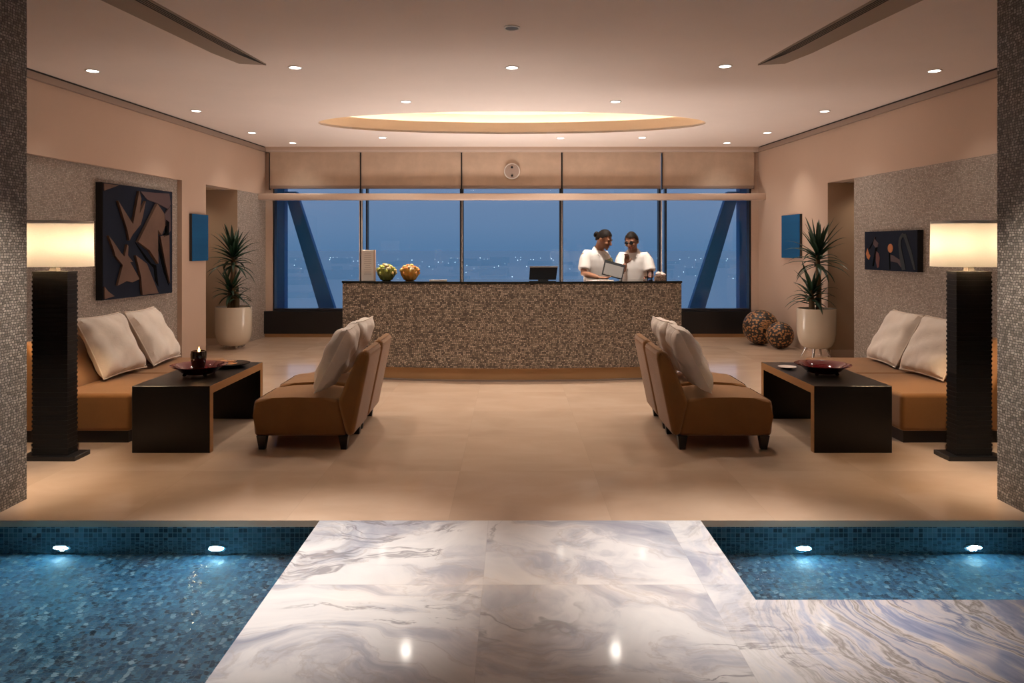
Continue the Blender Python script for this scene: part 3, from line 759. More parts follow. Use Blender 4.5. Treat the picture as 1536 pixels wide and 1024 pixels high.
def extras2(t, hair, P, R, hc, nb, sx, sy):
    bm = B()
    for s_ in (-1, 1):
        ellipsoid(bm, P(s_*.032, .100, .000), (.025, .006, .018), R, 14, 10); tube(bm, [P(s_*.054, .094, .005), P(s_*.078, .04, .006), P(s_*.082, -.01, .002)], .0028, 6)
    tube(bm, [P(-.012, .106, .004), P(.012, .106, .004)], .003, 6)
    o = obj('glasses', bm, m_screen, t, True); o['label'] = 'dark glasses'
person('person in a white polo shirt, dark hair in a bun, looking down at a tablet', (1.03, 9.08), (.50, -.86), (.80, -.50, -.40), (1.125, 8.97, 1.612), (1.06, 9.04, 1.475),
       [(.895, 8.97, 1.425), (1.160, 9.15, 1.415)], [((.865, 8.87, 1.19), (1.02, 8.67, 1.155)), ((1.20, 9.01, 1.19), (1.225, 8.905, 1.175))],
       [((.9, -.45, -.08), (0, -.1, 1), (.2, 1, 0), .35), ((-.45, -.9, .25), (.8, -.4, .5), (0, 0, 1), 1.1)], m_skin1, extras1)
person('person in a white polo shirt and dark glasses, one hand raised to the chin', (1.52, 9.20), (-.25, -.97), (-.50, -.84, -.28), (1.485, 9.10, 1.588), (1.515, 9.17, 1.448),
       [(1.355, 9.19, 1.395), (1.685, 9.13, 1.395)], [((1.345, 9.01, 1.190), (1.390, 8.985, 1.305)), ((1.71, 9.03, 1.17), (1.665, 8.82, 1.155))],
       [((.22, -.05, 1), (-.55, -.8, 0), (.6, -.5, 0), 1.0), ((-.5, -.85, -.08), (0, 0, 1), (-1, .3, 0), .4)], m_skin2, extras2)
# tablet held by the left receptionist
t = thing('tablet', 'open grey tablet in a black case held up between the two receptionists', 'tablet', (1.185, 8.70, CT))
u = V((.96, .0, -.26)).normalized(); v = V((.24, .32, .92)); v = (v-u*v.dot(u)).normalized(); nrm = u.cross(v)
def slab(bm, a0, a1, b0, b1, h0, h1, c):
    r0 = [bm.verts.new(c+u*a+v*b+nrm*h0) for a, b in ((a0, b0), (a1, b0), (a1, b1), (a0, b1))]; r1 = [bm.verts.new(c+u*a+v*b+nrm*h1) for a, b in ((a0, b0), (a1, b0), (a1, b1), (a0, b1))]
    quad_faces(bm, [r0, r1]); return bm
c0 = V((0, 0, .036))
obj('case', slab(B(), -.125, .125, 0, .185, -.012, .006, c0), m_screen, t); obj('screen', slab(B(), -.110, .112, .008, .150, .006, .009, c0), m_page, t)

# ------------------------------------------------------------------ sofas
def cushion(name, label, w, h, th, loc, R, group, seed):
    t = thing(name, label, 'cushion', loc, 0, group); t.rotation_euler = R.to_euler()
    r_ = random.Random(seed); ph = [r_.uniform(0, 6) for _ in range(6)]; n_ = 26
    def edge(a, b):   # pinch the sides in between the corners
        return V((a*w/2*(1-.05*(1-b*b)), b*h/2*(1-.05*(1-a*a)), 0))
    bm = B()
    def sheet(sg):
        g = []
        for i in range(n_+1):
            row = []
            for j in range(n_+1):
                a = -1+2*i/n_; b = -1+2*j/n_
                k = ((1-a**4)*(1-b**4))**.55
                wr = .010*math.sin(5*a+ph[0]+3*b)*k+.006*math.sin(9*b+ph[1]-4*a)*k + .006*math.sin(14*a+ph[2]+6*b*b)*(1-k)*k*3
                p = edge(a, b); p.z = sg*(th/2*k+.006)+wr*sg
                row.append(bm.verts.new(p))
            g.append(row)
        for i in range(n_):
            for j in range(n_): bm.faces.new((g[i][j], g[i+1][j], g[i+1][j+1], g[i][j+1]))
        return g
    g1, g2 = sheet(1), sheet(-1)
    bmesh.ops.remove_doubles(bm, verts=bm.verts[:], dist=.0125)
    obj('cover', bm, m_cushion, t, True)
    bm = B(); pts = []
    for k in range(20): pts.append(edge(-1+2*k/20, -1))
    for k in range(20): pts.append(edge(1, -1+2*k/20))
    for k in range(20): pts.append(edge(1-2*k/20, 1))
    for k in range(20): pts.append(edge(-1, 1-2*k/20))
    pts = [V((p.x*1.008, p.y*1.008, 0)) for p in pts]; rings = []
    for i, p in enumerate(pts):
        tg = (pts[(i+1) % 80]-pts[i-1]).normalized(); sd = tg.cross(V((0, 0, 1)))
        rings.append([bm.verts.new(p+sd*math.cos(2*PI*q/8)*.0055+V((0, 0, 1))*math.sin(2*PI*q/8)*.0055) for q in range(8)])
    quad_faces(bm, rings+[rings[0]], caps=False); obj('piping', bm, m_piping, t, True)
    return t
def sofa(s, xf, label, bo=0):
    y0, y1 = 5.63, 7.52; cy = (y0+y1)/2; t = thing('sofa', label, 'sofa', (s*xf, cy, 0), 0, 'low tan sofas'); hl = (y1-y0)/2
    obj('plinth', box(B(), min(s*.03, s*.95), max(s*.03, s*.95), -hl+.03, hl-.03, 0, .095), m_black, t)
    for a, b in ((-hl, -.003), (.003, hl)):
        obj('seat', box(B(), min(0, s*(.70-bo)), max(0, s*(.70-bo)), a, b, .09, .382, .035, 4), m_orange, t, True, True)
        pr = [(s*(.68-bo), .09), (s*(.68-bo), .40), (s*(.90-bo), .765), (s*(1.0-bo), .765), (s*1.02, .09)]
        obj('backrest', prism(B(), pr, a, b, .03, 3, fn=lambda p, q, h: (p, h, q)), m_orange, t, True, True)
    return t
sofa(-1, 2.93, 'low tan sofa with two cream cushions in front of the big relief artwork', .10)
sofa(1, 2.99, 'low tan sofa with two cream cushions below the small dark painting')
def lean(s, deg, roll=0, yaw=0):
    """cushion standing with its face toward the room centre, leaning back by deg; local z is the face"""
    base = Matrix(((0, 0, -s), (-s, 0, 0), (0, 1, 0))).to_3x3()
    return Matrix.Rotation(math.radians(yaw), 3, 'Z') @ Matrix.Rotation(math.radians(s*deg), 3, 'Y') @ base @ Matrix.Rotation(math.radians(roll), 3, 'Z')
CG = 'cream cushions on the sofas'
cushion('throw_cushion', 'cream square cushion on the left sofa, the one behind the black floor lamp', .64, .56, .17, (-3.50, 6.42, .66), lean(-1, 27, 0, -3), CG, 1)
cushion('throw_cushion', 'cream square cushion on the left sofa, the one nearer the window', .64, .56, .17, (-3.47, 7.10, .66), lean(-1, 28, 0, 4), CG, 2)
cushion('throw_cushion', 'cream square cushion on the right sofa, the one behind the black floor lamp', .60, .54, .17, (3.67, 6.38, .645), lean(1, 27, 0, 4), CG, 3)
cushion('throw_cushion', 'cream square cushion on the right sofa, the one nearer the window', .62, .54, .17, (3.67, 7.04, .645), lean(1, 28, 0, -4), CG, 4)

# ------------------------------------------------------------------ armchairs
def make_chair(label):
    t = thing('armchair', label, 'armchair', (0, 0, 0), 0, 'tan slipper chairs beside the coffee tables')   # faces -x, origin under the seat
    W_ = .255
    bm = prism(B(), [(-.39, .10), (-.40, .25), (-.398, .345), (-.38, .372), (-.25, .385), (-.10, .391), (.08, .387), (.24, .375), (.30, .10)], -W_, W_, .028, 4, fn=lambda a, b, h: (a, h, b)); obj('seat', bm, m_orange, t, True, True)
    bm = prism(B(), [(.225, .345), (.375, .71), (.42, .742), (.455, .735), (.472, .70), (.35, .10), (.29, .10)], -W_-.002, W_+.002, .034, 5, fn=lambda a, b, h: (a, h, b)); obj('backrest', bm, m_orange, t, True, True)
    for sx_, sy_ in ((-1, -1), (-1, 1), (1, -1), (1, 1)):
        x = -.335 if sx_ < 0 else .275; y = sy_*.225; bm = B()
        rings = [[bm.verts.new((x+a*k, y+b*k, z)) for a, b in ((-1, -1), (1, -1), (1, 1), (-1, 1))] for z, k in ((0, .021), (.105, .036))]
        quad_faces(bm, rings); obj('leg', bm, m_legs, t)
    return t
c0_ = make_chair('tan armless chair on the left, the one nearer the pool'); c0_.location = (-1.53, 5.71, 0)
c1_ = dup(c0_, (-1.545, 6.335, 0), math.radians(1), 'tan armless chair on the left, the one nearer the desk')
c2_ = dup(c0_, (1.545, 5.71, 0), PI, 'tan armless chair on the right, the one nearer the pool')
c3_ = dup(c0_, (1.56, 6.335, 0), PI-math.radians(1), 'tan armless chair on the right, the one nearer the desk')
AG = 'cream cushions on the armless chairs'
for s, nm, cx_ in ((-1, 'left', 0), (1, 'right', .015)):
    for k, (yy, wh) in enumerate(((5.72, 'nearer the pool'), (6.34, 'nearer the desk'))):
        R = lean(-s, 27, 0, s*(4 if k else -3))
        cushion('throw_cushion', 'cream cushion on the armless chair on the %s %s' % (nm, wh), .50, .52, .17, (s*(1.365+cx_+.02*k), yy, .655), R, AG, 10+k+(s > 0)*2)

# ------------------------------------------------------------------ coffee tables
def coffee_table(s, label):
    t = thing('coffee_table', label, 'coffee table', (s*2.5, 5.94, 0), 0, 'black waterfall coffee tables'); hw, hl = .285, .567
    obj('tabletop', box(B(), -hw, hw, -hl+.0563, hl-.0563, .43, .4885), m_espresso, t)
    obj('end_panel', box(B(), -hw, hw, -hl, -hl+.056, 0, .4885, .002, 1), m_espresso, t); obj('end_panel', box(B(), -hw, hw, hl-.056, hl, 0, .4885, .002, 1), m_espresso, t)
    xa, xb = sorted((-s*hw, -s*(hw+.003)))
    fn = lambda a, b, h: (h, a, b)
    bm = prism(B(), [(-hl, 0), (-hl+.056, 0), (-hl+.056, .43), (hl-.056, .43), (hl-.056, 0), (hl, 0), (hl, .4885), (-hl, .4885)], xa, xb, fn=fn); o = obj('wood_edge', bm, m_oak, t); o['label'] = 'light oak edge'
    return t
coffee_table(-1, 'black waterfall coffee table with oak edge, holding the candle and bowl on the left')
coffee_table(1, 'black waterfall coffee table with oak edge, holding the red bowl on the right')
TT = .4885
def footed_bowl(x, y, label):
    t = thing('footed_bowl', label, 'bowl', (x, y, TT), 0, 'wide oxblood bowls')
    obj('bowl', lathe(B(), [(0, .014), (.11, .014), (.135, .03), (.165, .058), (.215, .078), (.217, .082), (.16, .068), (.125, .035), (.0, .026)], seg=64, cap0=False, cap1=False), m_redbowl, t, True)
    for k in range(4):
        a = PI/4+k*PI/2; bm = B(); ellipsoid(bm, (math.cos(a)*.115, math.sin(a)*.115, .0115), (.016, .016, .0115), u=12, v=8); obj('foot', bm, m_blackglaze, t, True)
    return t
footed_bowl(-2.50, 5.86, 'wide dark red glazed bowl holding a candle on the left coffee table')
footed_bowl(2.50, 5.90, 'wide dark red glazed bowl, empty, on the right coffee table')
t = thing('candle_holder', 'dark amber glass holder with a lit candle in the left bowl', 'candle', (-2.505, 5.86, TT+.032))
obj('glass', lathe(B(), [(0, 0), (.044, 0), (.052, .05), (.060, .10), (.062, .135), (.058, .158), (.050, .160), (.050, .130), (0, .128)], seg=36, cap0=False, cap1=False), m_candleglass, t, True)
obj('wax', lathe(B(), [(0, .129), (.048, .129), (.048, .138), (0, .136)], seg=28, cap0=False, cap1=False), m_wax, t, True)
bm = B(); tube(bm, [(0, 0, .136), (.001, 0, .150)], .0015, 6); obj('wick', bm, m_blackglaze, t)
bm = lathe(B(), [(.001, .148), (.0075, .156), (.008, .164), (.0035, .178), (.0005, .192)], c=(.004, 0, 0), seg=16); obj('flame', bm, m_flame, t, True)
l = bpy.data.lights.new('candle_glow', 'POINT'); l.energy = .8; l.color = (1, .5, .2); l.shadow_soft_size = .01
o = bpy.data.objects.new('candle_glow', l); COL.objects.link(o); o.location = (-2.501, 5.86, TT+.24)
bm = lathe(B(), [(0, .0), (.09, .0), (.12, .012), (.160, .026), (.161, .030), (.115, .018), (0, .008)], seg=56, cap0=False, cap1=False)
tag(obj('serving_plate', bm, m_darkplate, None, True), 'shallow black plate behind the candle bowl on the left coffee table', 'plate').location = (-2.41, 6.275, TT)
bm = B(); r_ = random.Random(9)
for k in range(9):
    p = V((r_.uniform(-.06, .06), r_.uniform(-.03, .03), .006+.003*k)); a = r_.uniform(-.6, .6)
    tube(bm, [p-V((.045*math.cos(a), .045*math.sin(a), 0)), p, p+V((.045*math.cos(a), .045*math.sin(a), .006))], [.003, .006, .002], 8)
tag(obj('dried_petals', bm, m_gold, None, True), 'small heap of pinkish gold petals on the black plate', 'petals', None, 'stuff').location = (-2.425, 6.25, TT+.020)
t = thing('small_dish', 'small pale dish beside the red bowl on the right coffee table', 'dish', (2.315, 6.17, TT))
obj('dish', lathe(B(), [(0, 0), (.035, 0), (.075, .014), (.076, .017), (.04, .006), (0, .005)], seg=36, cap0=False, cap1=False), m_dish, t, True)

# ------------------------------------------------------------------ floor lamps
def lamp(s, label):
    x = s*3.275; t = thing('floor_lamp', label, 'floor lamp', (x, 5.255, 0), 0, 'black floor lamps with cream shades')
    obj('base', box(B(), -.20, .20, -.095, .095, 0, .032, .003, 1), m_legs, t)
    bm = B(); r_ = random.Random(4); z = .032; k = 0
    while z < 1.335:
        h_ = .0165; j = .0035*(k % 2)+r_.uniform(0, .0015); box(bm, -.128+j, .128-j, -.062+j, .062-j, z, z+h_*.985); z += h_; k += 1
    obj('column', bm, m_lampcol, t)
    ztop = z
    bm = B(); rings = [[bm.verts.new((a*k, b*k, z_)) for a, b in ((-1, -1), (1, -1), (1, 1), (-1, 1))] for z_, k in ((ztop, .028), (ztop+.02, .022), (ztop+.05, .020))]; quad_faces(bm, rings); obj('stem', bm, M('bronze_stem', (.05, .04, .03), .5), t)
    bm = B(); tube(bm, [(0, 0, ztop+.04), (0, 0, 1.52)], .008, 10); tube(bm, [(-.12, 0, 1.45), (.12, 0, 1.45)], .006, 8)
    for q in (-1, 1): tube(bm, [(q*.12, 0, 1.45), (q*.12, 0, 1.49)], .014, 10)
    tube(bm, [(-.235, 0, 1.665), (.235, 0, 1.665)], .004, 8); tube(bm, [(0, 0, 1.5), (0, 0, 1.67)], .005, 8)
    obj('bulb_holder', bm, m_brushed, t, True)
    bm = B(); seg = 72
    def ring(a, b, z_): return [bm.verts.new((math.copysign(abs(math.cos(2*PI*i/seg))**.62, math.cos(2*PI*i/seg))*a, math.copysign(abs(math.sin(2*PI*i/seg))**.62, math.sin(2*PI*i/seg))*b, z_)) for i in range(seg)]
    r = [ring(.247, .15, 1.368), ring(.246, .15, 1.45), ring(.245, .149, 1.55), ring(.244, .148, 1.695)]
    quad_faces(bm, r, caps=False); obj('shade', bm, m_shade, t, True)
    bm = B(); r = [ring(.238, .143, 1.668), ring(.238, .143, 1.672)]; quad_faces(bm, r); o = obj('top_blocker', bm, M('lamp_top_blocker', (.55, .48, .38), .8), t)  # unseen disc added to hold back lamp light from the ceiling
    for q in (-1, 1):
        l = bpy.data.lights.new('lamp_bulb', 'POINT'); l.energy = 42; l.color = (1, .71, .43); l.shadow_soft_size = .03
        o = bpy.data.objects.new('lamp_bulb', l); COL.objects.link(o); o.location = (x+q*.12, 5.255, 1.535)
    return t
lamp(-1, 'black ridged floor lamp with lit cream shade beside the left pillar')
lamp(1, 'black ridged floor lamp with lit cream shade beside the right pillar')

# ------------------------------------------------------------------ wall art
def wall_frame(s, out):
    d = V((-s*.08, 1, 0)).normalized(); nrm_ = V((-s, -.08, 0)).normalized()
    def f(y, z, h): return V((s*wx(y), y, z))+nrm_*(h+out)
    return f
def panel(bm, f, y0, y1, z0, z1, h0, h1):
    r0 = [bm.verts.new(f(y, z, h0)) for y, z in ((y0, z0), (y1, z0), (y1, z1), (y0, z1))]; r1 = [bm.verts.new(f(y, z, h1)) for y, z in ((y0, z0), (y1, z0), (y1, z1), (y0, z1))]
    quad_faces(bm, [r0, r1]); return bm
def shape(bm, f, pts, h0, h1):
    r0 = [bm.verts.new(f(y, z, h0)) for y, z in pts]; r1 = [bm.verts.new(f(y, z, h1)) for y, z in pts]
    quad_faces(bm, [r0, r1]); return bm
f = wall_frame(-1, -.058)
t = thing('relief_artwork', 'large dark blue relief artwork with brown angular shapes above the left sofa', 'artwork')
obj('backboard', panel(B(), f, 8.05, 9.46, .925, 2.225, 0, .075), m_artside, t); obj('ground', panel(B(), f, 8.055, 9.455, .93, 2.22, .0755, .080), m_artbase, t)
def art(pts):     # outline given on a 0-1 board (u left to right, v bottom to top)
    return [(8.06+u*1.39, .935+v*1.28) for u, v in pts]
LA = [
 ('shard', m_artbrown, .030, [(.16,.86),(.36,.66),(.45,.97),(.48,.90),(.455,.76),(.545,.885),(.50,.73),(.47,.66),(.36,.57),(.31,.51),(.285,.60)]),
 ('shard', m_artbrown, .034, [(.72,.87),(.83,.78),(.845,.66),(.79,.57),(.725,.62),(.735,.29),(.60,.42),(.43,.50)]),
 ('shard', m_artbrown, .024, [(.78,.555),(.925,.575),(.935,.09),(.85,.32)]),
 ('shard', m_artbrown, .028, [(.405,.375),(.565,.295),(.745,.005),(.50,.005),(.48,.17)]),
 ('shard', m_artbrown, .026, [(.04,.55),(.10,.50),(.20,.40),(.25,.365),(.285,.475),(.30,.46),(.295,.375),(.365,.315),(.325,.315),(.46,.155),(.36,.13),(.28,.145),(.155,.11),(.225,.29),(.125,.375),(.11,.42)]),
 ('shard', m_artmauve, .012, [(.49,.97),(.72,.975),(.94,.985),(.965,.88),(.92,.83),(.72,.88),(.59,.90)]),
 ('shard', m_artbrown, .014, [(.003,.11),(.05,.065),(.13,.02),(.003,.003)]),
 ('shard', m_artbrown, .010, [(.003,.997),(.19,.998),(.003,.935)]),
 ('slot', m_artblack, .006, [(.735,.60),(.80,.46),(.94,.07),(.86,.20),(.765,.44)]),
 ('slot', m_artblack, .006, [(.42,.495),(.50,.43),(.66,.295),(.735,.275),(.77,.07),(.72,.13),(.70,.25),(.58,.33)]),
 ('shard', m_artmauve, .018, [(.855,.77),(.95,.86),(.96,.62),(.90,.57),(.88,.66)]),
 ('slot', m_artblack, .024, [(.88,.72),(.925,.70),(.915,.57),(.83,.55),(.88,.60)]),
]
for nm, mt, h, pts in LA: obj(nm, shape(B(), f, art(pts), .080, .080+h), mt, t)
f = wall_frame(1, 0.0)
t = thing('small_painting', 'small dark blue wide painting with orange bulbs above the right sofa', 'artwork')
obj('canvas', panel(B(), f, 8.05, 9.08, 1.235, 1.70, 0, .065), m_artside, t); obj('ground', panel(B(), f, 8.052, 9.078, 1.237, 1.698, .0652, .068), m_artbase, t)
def art2(pts): return [(9.07-((x-105)/1010.0)*1.01, 1.69-((y-170)/745.0)*.45) for x, y in pts]
RA = [('bulb', m_artorange, [(632+50*math.cos(a*PI/8), 487+85*math.sin(a*PI/8)) for a in range(16)]), ('bulb', m_artorange, [(160,490),(190,590),(220,640),(190,720),(150,680),(130,600)]),
      ('petal', m_artmauve, [(310,270),(335,330),(390,390),(375,460),(330,470),(280,400)]), ('petal', m_artmaroon, [(340,540),(400,590),(420,680),(400,860),(370,880),(340,740)]),
      ('stem', m_artblack, [(330,480),(375,470),(290,850),(265,850)]), ('stem', m_artblack, [(607,570),(625,570),(630,900),(616,900)]), ('stem', m_artblack, [(330,260),(345,270),(210,500),(195,490)]),
      ('petal', m_artmauve, [(635,610),(700,630),(830,720),(840,850),(770,760),(640,740)])]
for nm, mt, pts in RA: obj(nm, shape(B(), f, art2(pts), .068, .072), mt, t)
bm = B(); pp = [(890,890),(855,720),(835,600),(812,430),(818,330),(850,260),(890,225),(915,270),(950,380),(1000,540),(1040,690),(1085,880)]
wd = [34, 38, 30, 24, 24, 28, 34, 30, 26, 28, 24, 14]
for a in range(len(pp)-1):
    (x0, y0), (x1, y1) = pp[a], pp[a+1]; L_ = math.hypot(x1-x0, y1-y0); nx, ny = -(y1-y0)/L_, (x1-x0)/L_
    shape(bm, f, art2([(x0+nx*wd[a], y0+ny*wd[a]), (x1+nx*wd[a+1], y1+ny*wd[a+1]), (x1-nx*wd[a+1], y1-ny*wd[a+1]), (x0-nx*wd[a], y0-ny*wd[a])]), .068, .073)
obj('looped_stem', bm, m_artgreen, t)
for s, nm, y0, y1, z0, z1, lab in ((-1, 'left', 9.92, 10.36, 1.325, 1.965, 'glossy deep blue wall panel on the left pier beside the alcove'), (1, 'right', 10.84, 11.44, 1.35, 2.005, 'glossy deep blue wall panel on the right wall behind the potted plant')):
    f = wall_frame(s, 0); t = thing('wall_panel', lab, 'wall panel', (0, 0, 0), 0, 'blue wall panels')
    obj('backing', panel(B(), f, y0, y1, z0, z1, 0, .035), m_paneledge, t); obj('blue_face', panel(B(), f, y0, y1, z0, z1, .0352, .040), m_bluep, t)

# ------------------------------------------------------------------ potted plants
def leaf(bm, p, az, el, L_, droop, w, ok=None):
    for attempt in range(9):
        n_ = 9; d = V((math.cos(az)*math.cos(el), math.sin(az)*math.cos(el), math.sin(el))); q = V(p); sd = V((-math.sin(az), math.cos(az), 0))
        rows = []
        for i in range(n_+1):
            tt = i/n_; ww = w*(min(1, .55+tt*2.2))*(1-tt**2.6)+.0008
            up = sd.cross(d).normalized()
            rows.append((q-sd*ww+up*ww*.35, q.copy(), q+sd*ww+up*ww*.35))
            q = q+d*(L_/n_); d = (d+V((0, 0, -droop/n_*(.4+1.6*tt)))).normalized()
        if ok is None or all(ok(v) for r in rows for v in r): break
        L_ *= .82; el = min(1.4, el+.06)
    else: return
    quad_faces(bm, [[bm.verts.new(v) for v in r] for r in rows], closed=False, caps=False)
def plant(label, loc, pr, ph, leg_h, legs, seed, crowns, trunks, o0, o1, rim):
    sgn = 1 if loc[0] > 0 else -1
    def ok(v):
        x, y = sgn*(v.x+loc[0]), v.y+loc[1]
        if v.z < rim and math.hypot(v.x, v.y) < pr+.02: return v.z > rim-.03
        return x < wx(y)-.03 or (o0+.03 < y < o1-.03)
    t = thing('potted_dracaena', label, 'potted plant', loc, 0, 'potted dracaenas by the alcoves'); r_ = random.Random(seed); zb = leg_h
    prof = [(0, zb), (pr*.60, zb), (pr*.78, zb+.03), (pr*.92, zb+.10), (pr*.99, zb+.20), (pr, zb+.34), (pr, zb+ph), (pr*.93, zb+ph), (pr*.93, zb+ph-.045), (0, zb+ph-.045)]
    obj('pot', lathe(B(), prof, seg=56, cap0=False, cap1=False), m_pot, t, True)
    obj('soil', lathe(B(), [(0, zb+ph-.040), (pr*.925, zb+ph-.040)], seg=40, cap0=False, cap1=False), m_soil, t, 'keep')
    for a in legs:
        bm = B(); c, s_ = math.cos(a), math.sin(a)
        if leg_h < .1: ellipsoid(bm, (c*pr*.52, s_*pr*.52, leg_h*.5), (.022, .022, leg_h*.52), u=14, v=10)
        else: tube(bm, [(c*pr*.50, s_*pr*.50, leg_h+.01), (c*pr*.66, s_*pr*.66, leg_h*.5), (c*pr*.80, s_*pr*.80, .004)], [.022, .016, .013], 12)
        obj('foot', bm, m_chrome, t, True)
    for pts, rad in trunks:
        bm = B(); tube(bm, [(x, y, z) for x, y, z in pts], rad, 14); obj('trunk', bm, m_trunk, t, True)
    for (x, y, z), n_, L_, h_, w, e0, e1 in crowns:
        bm = B()
        for k in range(n_):
            fr = k/(n_-1); el = lerp(e0, e1, fr**.9)+r_.uniform(-.12, .12); az = k*2.399+r_.uniform(-.2, .2)
            leaf(bm, (x, y, z+h_*fr), az, el, L_*r_.uniform(.75, 1.1)*(.9 if el > 1.2 else 1), lerp(1.7, .25, fr)*r_.uniform(.5, 1.3), w*r_.uniform(.8, 1.15), ok)
        obj('foliage', bm, m_leaf, t, True)
    return t
plant('potted dracaena in a cream round pot on tiny feet, left of the window wall', (-4.17, 10.98, 0), .265, .575, .05, (0.6, 2.2, 3.8, 5.4), 5,
      [((0, 0, 1.24), 52, .46, .24, .031, -.25, 1.35), ((-.03, -.02, .80), 30, .38, .12, .029, -.2, 1.2), ((.04, .0, .72), 10, .32, .06, .026, .1, .8)],
      [([(0, 0, .57), (-.01, 0, .9), (.0, 0, 1.3), (0, 0, 1.5)], [.040, .036, .034, .020]), ([(.06, -.03, .57), (.055, -.02, .72), (.045, 0, .84)], [.045, .042, .03]), ([(-.06, 0, .57), (-.05, -.01, .75), (-.03, -.02, .97)], [.038, .034, .02])], 10.37, 11.35, .62)
plant('potted dracaena in a cream round pot on chrome legs, right of the window wall', (4.13, 9.95, 0), .252, .535, .15, (-2.2, -.75, .85, 2.4), 8,
      [((.02, 0, 1.26), 52, .48, .24, .031, -.25, 1.4), ((-.07, -.02, .80), 28, .40, .14, .029, -.2, 1.2), ((-.05, .0, .73), 10, .32, .06, .026, .1, .8)],
      [([(.03, 0, .63), (.035, 0, .95), (.02, 0, 1.3), (.02, 0, 1.5)], [.036, .033, .031, .018]), ([(-.07, -.02, .63), (-.075, -.02, .80), (-.07, -.02, .97)], [.04, .036, .02])], 9.44, 10.1, .68)

# carved balls
t = thing('carved_ball', 'large dark ball with tan speckles and zigzag stripes by the window', 'ball', (3.87, 11.42, .27), 0, 'carved balls on the floor')
obj('sphere', ellipsoid(B(), (0, 0, 0), (.27, .27, .27), u=48, v=32), m_ball, t, True)
bm = B()
def on_ball(a, b, r_): return V((math.sin(a)*math.cos(b), -math.cos(a)*math.cos(b), math.sin(b)))*r_
for k, b in enumerate((.46, .36, .26, .16, .06)):
    z = [on_ball(-.22+.04*k*(-1), b+.03, .272), on_ball(-.02, b-.03, .272), on_ball(.13, b+.03, .272), on_ball(.26, b-.02, .272)]
    tube(bm, z, .0075, 8)
obj('zigzag_stripes', bm, m_zig, t, True)
t = thing('carved_ball', 'smaller dark ball with tan speckles beside the large one', 'ball', (4.00, 10.95, .20), 0, 'carved balls on the floor')
obj('sphere', ellipsoid(B(), (0, 0, 0), (.20, .20, .20), u=48, v=32), m_ball, t, True)

# ------------------------------------------------------------------ underwater lights
for x, lab in ((-2.49, 'underwater light in the left pool, the one farther from the walkway'), (-1.63, 'underwater light in the left pool, the one nearer the walkway'), (1.61, 'underwater light in the right pool, the one nearer the walkway'), (2.55, 'underwater light in the right pool, the one farther from the walkway')):
    t = thing('pool_light', lab, 'pool light', (x, 4.065, -.235), 0, 'underwater pool lights')
    bm = lathe(B(), [(.034, 0), (.048, 0), (.050, .012), (.034, .014)], seg=32, cap0=False, cap1=False); bm.transform(ry); obj('bezel', bm, m_chrome, t, True)
    bm = lathe(B(), [(0, .008), (.034, .008)], seg=32, cap0=False, cap1=False); bm.transform(ry); obj('lens', bm, emit('pool_lens', (.55, .92, 1), 9), t, 'keep')
    l = bpy.data.lights.new('pool_beam', 'AREA'); l.shape = 'DISK'; l.size = .08; l.energy = 7; l.color = (.42, .82, 1.0); l.spread = math.radians(170)
    o = bpy.data.objects.new('pool_beam', l); COL.objects.link(o); o.location = (x, 4.045, -.225); o.rotation_euler = V((0, -1, -.18)).to_track_quat('-Z', 'Z').to_euler()

for s, yy in ((-1, 10.86), (1, 9.77)):      # added unseen spot that brightens each alcove
    spot(s*4.95, yy, 2.36, 14, 150, 1.0, (1, .84, .66))
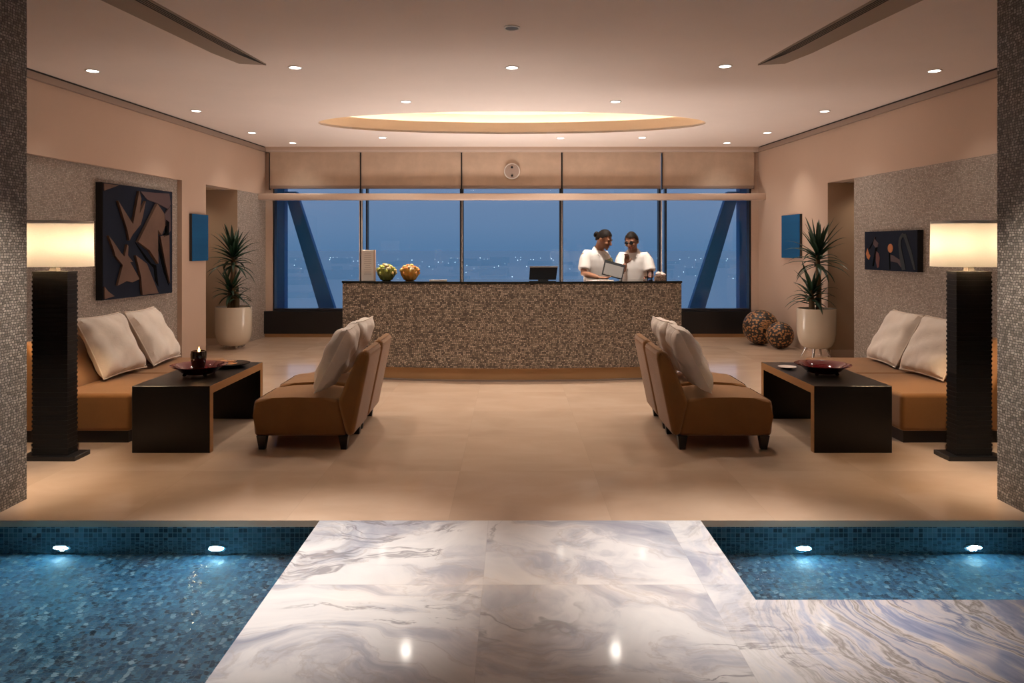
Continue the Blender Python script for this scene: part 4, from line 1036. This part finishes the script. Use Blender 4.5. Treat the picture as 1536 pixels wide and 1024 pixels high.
# added unseen fill behind the desk, brightening the blinds and the ceiling
l = bpy.data.lights.new('ceiling_fill', 'AREA'); l.shape = 'RECTANGLE'; l.size = 3.2; l.size_y = .9; l.energy = 150; l.color = (1, .87, .78)
o = bpy.data.objects.new('ceiling_fill', l); COL.objects.link(o); o.location = (0, 10.3, .03); o.rotation_euler = V((0, -.12, 1)).to_track_quat('-Z', 'Y').to_euler()
# added unseen spots stand in for the floor lamps' glow on the pillars
for s in (-1, 1):
    spot(s*1.9, 3.0, H-.03, 620, 26, 1.0, (1, .86, .72), (s*2.91, 4.25, .95))
# ------------------------------------------------------------------ dusk sky
w = bpy.data.worlds.new('dusk'); scene.world = w; w.use_nodes = True
nt = w.node_tree; nt.nodes.clear()
tc = nt.nodes.new('ShaderNodeTexCoord'); sp = nt.nodes.new('ShaderNodeSeparateXYZ'); nt.links.new(tc.outputs['Generated'], sp.inputs[0])
rp = nt.nodes.new('ShaderNodeValToRGB'); nt.links.new(sp.outputs[2], rp.inputs[0])
stops = [(0, (.105, .21, .375)), (.03, (.135, .235, .40)), (.12, (.19, .27, .43)), (1, (.12, .19, .34))]
while len(rp.color_ramp.elements) < 4: rp.color_ramp.elements.new(.5)
for e, (p, c) in zip(rp.color_ramp.elements, stops): e.position = p; e.color = (*c, 1)
bg = nt.nodes.new('ShaderNodeBackground'); ow = nt.nodes.new('ShaderNodeOutputWorld')
nt.links.new(rp.outputs[0], bg.inputs[0]); bg.inputs[1].default_value = 1.0; nt.links.new(bg.outputs[0], ow.inputs[0])

# ------------------------------------------------------------------ camera and view
cam = bpy.data.cameras.new('camera'); co_ = bpy.data.objects.new('camera', cam); COL.objects.link(co_)
co_.location = (0, 0, 1.5); co_.rotation_euler = (PI/2, 0, 0)
cam.sensor_width = 36; cam.lens = 36*1100/1536; cam.shift_y = -140/1536; cam.clip_end = 20000; cam.clip_start = .05
scene.camera = co_
vs_ = scene.view_settings
scene.display_settings.display_device = 'sRGB'
vs_.view_transform = 'Standard'; vs_.look = 'None'; vs_.exposure = 0.0; vs_.gamma = 1.0; vs_.use_curve_mapping = False
cy = scene.cycles
cy.max_bounces = 10; cy.diffuse_bounces = 5; cy.glossy_bounces = 4; cy.transmission_bounces = 8; cy.transparent_max_bounces = 12
cy.sample_clamp_indirect = 4.0; cy.blur_glossy = .8; cy.use_denoising = True
